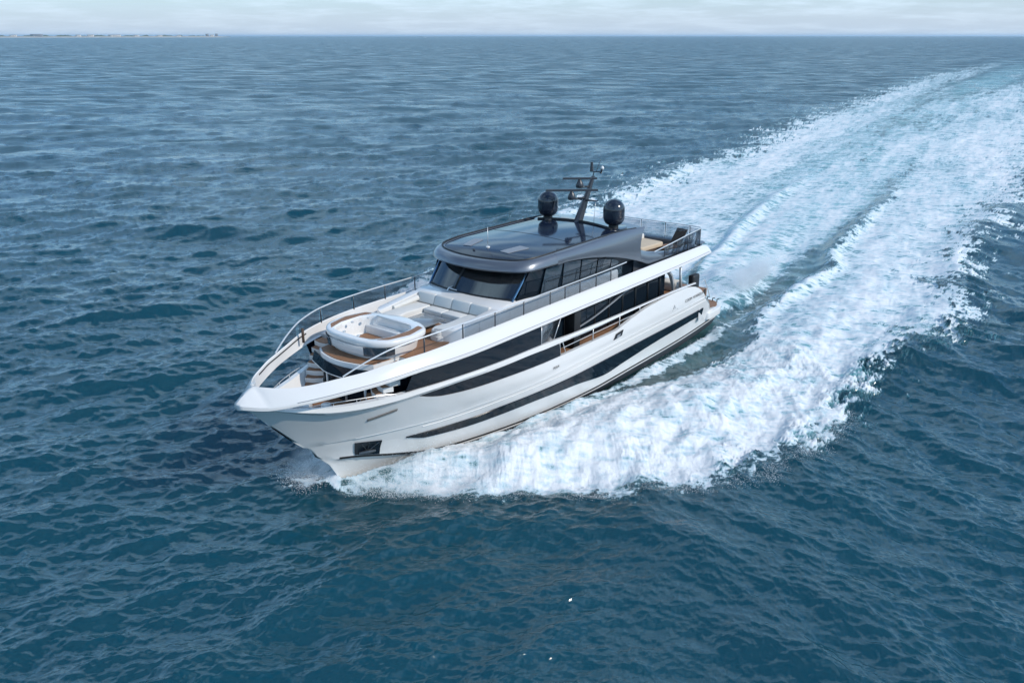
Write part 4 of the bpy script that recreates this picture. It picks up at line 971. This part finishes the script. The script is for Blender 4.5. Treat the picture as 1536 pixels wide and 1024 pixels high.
th = np.concatenate([[1.35, 1.1], PITCH+np.arctan(np.arange(700, -382, -1.0)*1.16/F_PX*1.0)])
rows_px = np.arange(620, -459, -1.38)
thv = PITCH+np.arctan(rows_px/F_PX); thv = thv[thv > 0.00028]
rad = CAM_H/np.tan(np.concatenate([[1.5, 1.35, 1.2, 1.08], thv])); rad = np.concatenate([rad, [80000]])
ph = np.arctan(np.arange(-1130, 1130.1, 1.4)/F_PX)
allV = []; allF = []; allfo = []; allae = []; allrg = []; off = 0
for phi in (ph, np.linspace(ph[-1], ph[0]+2*math.pi, 110)):
    V, F, fo, ae, rg = sea_patch(phi, rad, ''); allrg.append(rg); allV.append(V); allF.append(F+off); allfo.append(fo); allae.append(ae); off += len(V)
V = np.concatenate(allV); F = np.concatenate(allF); FO = np.concatenate(allfo); AE = np.concatenate(allae); RG = np.concatenate(allrg)
def mesh_np(name, V, F, attrs, mat):
    used = np.zeros(len(V), bool); used[F.ravel()] = True; mp_ = np.cumsum(used)-1; V2 = V[used]; F2 = mp_[F].astype(np.int32)
    me = bpy.data.meshes.new(name); me.vertices.add(len(V2)); me.vertices.foreach_set('co', V2.ravel())
    me.loops.add(F2.size); me.loops.foreach_set('vertex_index', F2.ravel()); me.polygons.add(len(F2))
    me.polygons.foreach_set('loop_start', np.arange(0, F2.size, 4, dtype=np.int32))
    me.update(calc_edges=True)
    for k, a in attrs.items():
        at = me.attributes.new(k, 'FLOAT', 'POINT'); at.data.foreach_set('value', np.ascontiguousarray(a[used]))
    return link(name, me, None, mat)
def water_material():
    m = bpy.data.materials.new('sea_water'); m.use_nodes = True; t = m.node_tree; t.nodes.clear(); N = t.nodes.new; Lk = t.links.new
    out = N('ShaderNodeOutputMaterial'); geo = N('ShaderNodeTexCoord')
    def attr(n):
        a = N('ShaderNodeAttribute'); a.attribute_name = n; return a.outputs['Fac']
    def math_(op, a, b=None, c=None, clamp=False):
        n = N('ShaderNodeMath'); n.operation = op; n.use_clamp = clamp
        for i, v in enumerate((a, b, c)):
            if v is None: continue
            if hasattr(v, 'default_value') or hasattr(v, 'is_linked'): Lk(v, n.inputs[i])
            else: n.inputs[i].default_value = v
        return n.outputs[0]
    def mapr(v, a, b, c, d, smooth=True):
        n = N('ShaderNodeMapRange'); n.interpolation_type = 'SMOOTHSTEP' if smooth else 'LINEAR'
        for i, q in ((1, a), (2, b), (3, c), (4, d)):
            if hasattr(q, 'is_linked'): Lk(q, n.inputs[i])
            else: n.inputs[i].default_value = q
        Lk(v, n.inputs[0]); return n.outputs[0]
    def noise(scale, det, rough, sc=(1, 1, 1), rot=0.0, dist=0.0, typ='FBM'):
        mpn = N('ShaderNodeMapping'); mpn.inputs['Scale'].default_value = sc; mpn.inputs['Rotation'].default_value = (0, 0, rot)
        Lk(geo.outputs['Object'], mpn.inputs['Vector']); n = N('ShaderNodeTexNoise'); n.inputs['Scale'].default_value = scale
        n.inputs['Detail'].default_value = det; n.inputs['Roughness'].default_value = rough; n.inputs['Distortion'].default_value = dist
        Lk(mpn.outputs[0], n.inputs['Vector']); return n.outputs['Fac']
    foam, aer = attr('foam'), attr('aeration')
    # rotate pattern so its long axis runs with the wake
    ra = R(128.5)
    n1 = noise(1.1, 9, .66, (.75, 1.35, 1), ra, .6); n2 = noise(5.0, 8, .7, (.8, 1.25, 1), ra, .8); n3 = noise(.28, 5, .6, (.45, 1.6, 1), ra, .5)
    nn = math_('ADD', math_('ADD', math_('MULTIPLY', n1, .45), math_('MULTIPLY', n2, .30)), math_('MULTIPLY', n3, .25))
    def lace(scale):
        wv = N('ShaderNodeTexNoise'); wv.inputs['Scale'].default_value = scale*1.3; wv.inputs['Detail'].default_value = 3; mpn = N('ShaderNodeMapping'); mpn.inputs['Rotation'].default_value = (0, 0, ra); mpn.inputs['Scale'].default_value = (.55, 1.25, 1)
        Lk(geo.outputs['Object'], mpn.inputs['Vector']); Lk(mpn.outputs[0], wv.inputs['Vector']); mxv = N('ShaderNodeMix'); mxv.data_type = 'VECTOR'; mxv.inputs[0].default_value = .32/scale if scale > 1 else .32
        Lk(mpn.outputs[0], mxv.inputs[4]); Lk(wv.outputs['Color'], mxv.inputs[5]); vo = N('ShaderNodeTexVoronoi'); vo.feature = 'DISTANCE_TO_EDGE'; vo.inputs['Scale'].default_value = scale; Lk(mxv.outputs[1], vo.inputs['Vector'])
        return mapr(vo.outputs['Distance'], .0, .38, 1.0, .0)
    nn = math_('ADD', math_('MULTIPLY', nn, .66), math_('ADD', math_('MULTIPLY', lace(.9), .13), math_('MULTIPLY', lace(2.6), .15)))
    thr = mapr(foam, 0.0, 1.0, .70, .27, False)
    fm = mapr(nn, math_('SUBTRACT', thr, .055), math_('ADD', thr, .075), 0, 1)
    fm = math_('MULTIPLY', fm, mapr(foam, .02, .12, 0, 1))
    # water body
    pb = N('ShaderNodeBsdfPrincipled'); pb.inputs['IOR'].default_value = 1.42; pb.inputs['Specular IOR Level'].default_value = 1.0
    patch = noise(.012, 3, .5, (1, 2.2, 1), .3)
    deep = N('ShaderNodeMix'); deep.data_type = 'RGBA'; Lk(patch, deep.inputs[0]); deep.inputs[6].default_value = (.0008, .035, .052, 1); deep.inputs[7].default_value = (.0015, .051, .073, 1)
    mix = N('ShaderNodeMix'); mix.data_type = 'RGBA'; Lk(math_('MULTIPLY', aer, mapr(n3, .25, .7, .35, 1.0)), mix.inputs[0]); Lk(deep.outputs[2], mix.inputs[6]); mix.inputs[7].default_value = (.18, .42, .45, 1)
    Lk(mix.outputs[2], pb.inputs['Base Color']); pb.subsurface_method = 'BURLEY'; pb.inputs['Subsurface Weight'].default_value = 1; pb.inputs['Subsurface Radius'].default_value = (.6, 1, 1.2); pb.inputs['Subsurface Scale'].default_value = 7.0
    gust = noise(.055, 5, .62, (1, 2.4, 1), .1, .6); chop = attr('chop')
    Lk(math_('ADD', math_('MULTIPLY', math_('MULTIPLY', chop, .85), mapr(gust, .30, .70, .35, 1.75)), mapr(gust, .35, .65, .08, .14), clamp=True), pb.inputs['Roughness'])
    b1 = noise(2.2, 6, .62, (1, 1.9, 1), .12); b2 = noise(9.0, 5, .65, (1, 1.7, 1), -.2)
    b0 = noise(.22, 4, .6, (1, 2.6, 1), .08, .4); bm_ = noise(.03, 3, .5, (1, 2.6, 1), .05, .4)
    far_ = math_('MULTIPLY', math_('ADD', math_('MULTIPLY', b0, 2.2), math_('MULTIPLY', bm_, 9.0)), math_('MULTIPLY', chop, chop))
    bh = math_('ADD', math_('ADD', math_('MULTIPLY', b1, .055), math_('MULTIPLY', b2, .009)), math_('MULTIPLY', far_, 9.0))
    bp = N('ShaderNodeBump'); bp.inputs['Strength'].default_value = .75; bp.inputs['Distance'].default_value = 0.45; Lk(bh, bp.inputs['Height']); Lk(bp.outputs[0], pb.inputs['Normal'])
    # foam
    fb = N('ShaderNodeBsdfPrincipled'); fb.inputs['Roughness'].default_value = .8; fb.inputs['Specular IOR Level'].default_value = .2
    fc = N('ShaderNodeMix'); fc.data_type = 'RGBA'; Lk(mapr(nn, thr, math_('ADD', thr, .30), 0, 1), fc.inputs[0]); fc.inputs[6].default_value = (.42, .56, .62, 1); fc.inputs[7].default_value = (.74, .755, .77, 1)
    Lk(fc.outputs[2], fb.inputs['Base Color'])
    fb.inputs['Subsurface Weight'].default_value = 0
    fh = math_('ADD', math_('MULTIPLY', n2, .10), math_('MULTIPLY', n1, .22)); fbp = N('ShaderNodeBump'); fbp.inputs['Strength'].default_value = .35; fbp.inputs['Distance'].default_value = 1.0
    Lk(fh, fbp.inputs['Height']); Lk(fbp.outputs[0], fb.inputs['Normal'])
    ms = N('ShaderNodeMixShader'); Lk(fm, ms.inputs[0]); Lk(pb.outputs[0], ms.inputs[1]); Lk(fb.outputs[0], ms.inputs[2]); Lk(ms.outputs[0], out.inputs[0])
    return m
WM = water_material()
ff = FO[F].mean(1); sel = ff > .30
sea = mesh_np('sea', V, F[~sel], {'foam': FO, 'aeration': AE, 'chop': RG}, WM); tag(sea, kind='structure')
wf = mesh_np('wake_foam', V, F[sel], {'foam': FO, 'aeration': AE, 'chop': RG}, WM)
wf_ = wf
# flying droplets along the breaking edges
def spray():
    P = []; S = []
    def addp(xb, yb, z, s): P.append((xb, yb, z)); S.append(s)
    r = rng
    def clumps(n, per, fx, spread, hmax):
        for _ in range(n):
            x, y = fx(); a = r.uniform(-.5, .5); k = int(r.integers(per//2, per)); h0 = hmax*r.uniform(.2, 1)
            for _ in range(k):
                t = r.exponential(.45); u = r.normal()*spread; w = r.normal()*spread*.6
                addp(x+u*.8-w*.3, y+w+t*.18*np.sign(y), h0*r.uniform(0, 1)**1.6*math.exp(-t*.5), r.uniform(.003, .013))
    def edge_port():
        x = r.uniform(8, 25.2); return x, float(T_(x, PORT_OUT))+r.normal()*.25
    def edge_stb():
        x = r.uniform(10, 25.2); return x, float(T_(x, STB_OUT))+r.normal()*.25
    def near_bow():
        x = r.uniform(22.0, 25.3); return x, float(T_(x, PORT_OUT))*r.uniform(.3, 1.1)
    def stem():
        x = r.uniform(24.3, 26.5); return x, -r.uniform(.1, 1.7)
    def crest():
        x = r.uniform(13, 23); i_, o_ = float(T_(x, PORT_IN)), float(T_(x, PORT_OUT)); return x, i_+(o_-i_)*r.uniform(.25, .95)
    def hullside():
        x = r.uniform(0, 12); return x, float(Yh(x, .1))+r.uniform(.25, .6)
    def stern():
        x = r.uniform(-9, -3); return x, r.normal()*1.0+float(T_(x, CEN))
    clumps(260, 40, edge_port, .20, .5); clumps(150, 30, edge_stb, .25, .5); clumps(260, 50, near_bow, .26, .9)
    clumps(200, 50, stem, .2, 1.1); clumps(300, 36, crest, .26, 1.3); clumps(120, 16, hullside, .16, .4); clumps(120, 24, stern, .35, 1.5)
    P = np.array(P); S = np.array(S)[:, None, None]
    M3 = np.array(BM.to_3x3()); W0 = P*np.array([1, 1, 0]) @ M3.T+np.array(BM.translation)
    f, a, hg, ins = wake(P[:, 0], P[:, 1]); W0[:, 2] = hg+P[:, 2]*.9+.03; keep = ~ins; W0 = W0[keep]; S = S[keep]
    O = np.array([(1, 0, 0), (-1, 0, 0), (0, 1, 0), (0, -1, 0), (0, 0, 1), (0, 0, -1)], float)
    Vv = (W0[:, None, :]+O[None]*S*rng.uniform(.6, 1.5, (len(W0), 6, 1))).reshape(-1, 3)
    T = np.array([(0, 2, 4), (2, 1, 4), (1, 3, 4), (3, 0, 4), (2, 0, 5), (1, 2, 5), (3, 1, 5), (0, 3, 5)])
    Fc = (T[None]+np.arange(len(W0))[:, None, None]*6).reshape(-1, 3).astype(np.int32)
    me = bpy.data.meshes.new('spray'); me.vertices.add(len(Vv)); me.vertices.foreach_set('co', Vv.ravel().astype(np.float32))
    me.loops.add(Fc.size); me.loops.foreach_set('vertex_index', Fc.ravel()); me.polygons.add(len(Fc)); me.polygons.foreach_set('loop_start', np.arange(0, Fc.size, 3, dtype=np.int32)); me.update(calc_edges=True)
    o = link('spray', me, None, plain('spray_drops', (.78, .80, .82), .5, var=.03))
    tag(o, 'fine white spray droplets thrown up along the bow wave of the yacht', 'spray', kind='stuff')
spray()
def mist(label, pts, rad_, dens, seed):
    bm = bmesh.new(); bmesh.ops.create_icosphere(bm, subdivisions=3, radius=1)
    (x0, y0, z0), (rx, ry, rz_), yaw = pts
    m = BM @ Matrix.Translation((x0, y0, z0)) @ Matrix.Rotation(yaw, 4, 'Z') @ Matrix.Diagonal((rx, ry, rz_, 1))
    me = bpy.data.meshes.new('spray_mist'); bm.to_mesh(me); bm.free(); o = link('spray_mist', me, None, None); o.matrix_world = m; tag(o, label, 'mist', kind='stuff')
    mt = bpy.data.materials.new('spray_mist'); mt.use_nodes = True; t = mt.node_tree; t.nodes.clear(); N = t.nodes.new; K = t.links.new
    ou = N('ShaderNodeOutputMaterial'); v = N('ShaderNodeVolumePrincipled'); v.inputs['Color'].default_value = (.93, .95, .97, 1); v.inputs['Anisotropy'].default_value = .3
    c = N('ShaderNodeTexCoord'); l = N('ShaderNodeVectorMath'); l.operation = 'LENGTH'; K(c.outputs['Object'], l.inputs[0])
    f = N('ShaderNodeMapRange'); f.inputs[1].default_value = 1.0; f.inputs[2].default_value = .15; K(l.outputs['Value'], f.inputs[0])
    n = N('ShaderNodeTexNoise'); n.inputs['Scale'].default_value = rad_; n.inputs['Detail'].default_value = 4; mp_ = N('ShaderNodeMapping'); mp_.inputs['Location'].default_value = (seed, 0, 0); K(c.outputs['Object'], mp_.inputs['Vector']); K(mp_.outputs[0], n.inputs['Vector'])
    g = N('ShaderNodeMapRange'); g.inputs[1].default_value = .42; g.inputs[2].default_value = .72; g.inputs[4].default_value = dens; K(n.outputs['Fac'], g.inputs[0])
    p = N('ShaderNodeMath'); p.operation = 'MULTIPLY'; K(f.outputs[0], p.inputs[0]); K(g.outputs[0], p.inputs[1]); K(p.outputs[0], v.inputs['Density']); K(v.outputs[0], ou.inputs['Volume']); me.materials.append(mt)
mist('soft white mist blown up behind the swim platform of the yacht', ((-9.0, 1.2, .8), (6.0, 1.2, .9), .06), 2.4, 5.0, 1.0)
mist('thin mist over the splash on the far side of the yacht bow', ((25.2, -1.2, .5), (1.7, 1.1, .8), .5), 2.4, 2.2, 5.0)
tag(wf, 'broad churned white foam wake spreading behind and beside the yacht', 'wake foam', kind='stuff')

#@COAST

# ------------------------------------------------------------------ far coast on the left horizon
def at_u(u, D): return (CAM[0]+(u-768)*math.cos(PITCH)/F_PX*D, CAM[1]+D)
def coastD(u): return float(np.interp(u, [-150, 60, 200, 330, 350], [7400, 8200, 8800, 9600, 10000]))
us_ = np.linspace(-150, 345, 260)
M['sand'] = plain('pale_sand', (.55, .49, .40), .9, scale=.01); M['scrub'] = plain('coastal_scrub', (.06, .08, .045), .9, var=.5, scale=.02)
M['wall'] = plain('pale_render', (.62, .60, .57), .8, scale=.05); M['roofc'] = plain('roof_tiles', (.25, .16, .12), .8, scale=.05)
rows = []
for d, z in ((0, -1.5), (35, 4.5), (90, 8.0), (400, 9.0), (1500, 9.0)):
    rows.append([(at_u(u, coastD(u)+d)[0], at_u(u, coastD(u)+d)[1], z*(1 if u < 325 else max(0.1, (345-u)/20))) for u in us_])
co = MB().grid(rows).build('coast', M['sand']); tag(co, kind='structure')
hh = 8+5*fbm(NA, us_*40., us_*0+3, 2000.)+2.5*fbm(NC, us_*40., us_*0, 800.); hh = np.clip(hh, 3, 17)*np.clip((338-us_)/60, .25, 1)
rows = []
for d, k in ((110, 0), (118, .7), (150, 1), (300, 1.05), (600, .9), (620, 0)):
    rows.append([(at_u(u, coastD(u)+d)[0], at_u(u, coastD(u)+d)[1], 8.2+h_*k*(1+.2*math.sin(i*1.7+d))) for i, (u, h_) in enumerate(zip(us_, hh))])
sc2 = MB().grid(rows).build('coastal_scrub', M['scrub']); tag(sc2, 'low dark green line of trees along the far sandy shore', 'trees', kind='stuff')
bl = [(20, 60, 14, 'w', 'low pale shore building furthest left on the distant coast'), (55, 110, 20, 'g', 'long grey flat block rising above the trees on the far coast'),
      (118, 40, 15, 'w', 'small pale house right of the long grey block on the far shore'), (136, 60, 17, 'w', 'white building left of the widest white shore building'),
      (172, 120, 16, 'w', 'widest white building close behind the sand of the far coast'), (205, 50, 14, 'w', 'small white building right of the widest white one on the coast'),
      (240, 45, 13, 'w', 'low white house midway along the thin right half of the coast'), (268, 40, 12, 'w', 'tiny white house before the coast thins out'),
      (311, 30, 26, 'g', 'left tower of the pair near the right end of the coast'), (318, 38, 17, 'w', 'low white block between the two towers on the coast'),
      (325, 28, 27, 'g', 'right tower of the pair at the right end of the coast')]
for u, w, h_, k, lab in bl:
    D = coastD(u)+95; x0, y0 = at_u(u, D); b = bpy.data.objects.new('shore_building', None); COL.objects.link(b); b.location = (x0, y0, 7.5)
    tag(b, lab, 'building', 'buildings on the far coast')
    m_ = M['wall'] if k == 'w' else M['vent']
    MB().box(-w/2, w/2, -8, 8, 0, h_).box(-w/2+w*.1, -w/2+w*.4, -10, -8.01, 0, h_*.8).build('wall', m_, b)
    MB().prism([(-w/2-1, -9), (w/2+1, -9), (w/2+1, 9), (-w/2-1, 9)], h_+.01, h_+1.5).build('roof', M['roofc'] if k == 'w' else M['mast'], b)
    for j in range(max(2, int(w/14))):
        xx = -w/2+w*(j+.5)/max(2, int(w/14)); MB().box(xx-2, xx+2, -8.3 if xx > -w/2+w*.45 else -10.3, -7.9 if xx > -w/2+w*.45 else -9.9, h_*.3, h_*.7).build('window', M['glass'], b)
x0, y0 = at_u(638, 7600); fb_ = bpy.data.objects.new('small_boat', None); COL.objects.link(fb_); fb_.location = (x0, y0, 0); tag(fb_, 'tiny white boat alone far off just below the horizon', 'boat')
MB().prism([(-8, -2), (6, -2), (9.5, 0), (6, 2), (-8, 2)], -.5, 2.4, top=[(-8, -2.4), (6.5, -2.4), (11, 0), (6.5, 2.4), (-8, 2.4)]).build('boat_hull', M['white'], fb_)
MB().box(-4, 3, -1.6, 1.6, 2.4, 5.2, .3).build('cabin', M['white'], fb_); MB().tube([(-1, 0, 5.1), (-1.5, 0, 8.5)], .15, 6).build('boat_mast', M['steel'], fb_)

hb = bmesh.new(); bmesh.ops.create_cube(hb, size=1); hm = bpy.data.meshes.new('haze')
for v in hb.verts: v.co = Vector((v.co.x*170000, v.co.y*170000, -12+72*(v.co.z+.5)))
hb.to_mesh(hm); hb.free(); ho = link('haze', hm, None, None, False); hmat = bpy.data.materials.new('haze'); hmat.use_nodes = True; ht = hmat.node_tree; ht.nodes.clear()
hv = ht.nodes.new('ShaderNodeVolumePrincipled'); hv.inputs['Color'].default_value = (.70, .86, 1, 1); hv.inputs['Density'].default_value = 3.5e-5; hv.inputs['Anisotropy'].default_value = .2
hoo = ht.nodes.new('ShaderNodeOutputMaterial'); ht.links.new(hv.outputs[0], hoo.inputs['Volume']); hm.materials.append(hmat)
tag(ho, 'thin pale sea haze over the whole water', 'haze', kind='stuff')
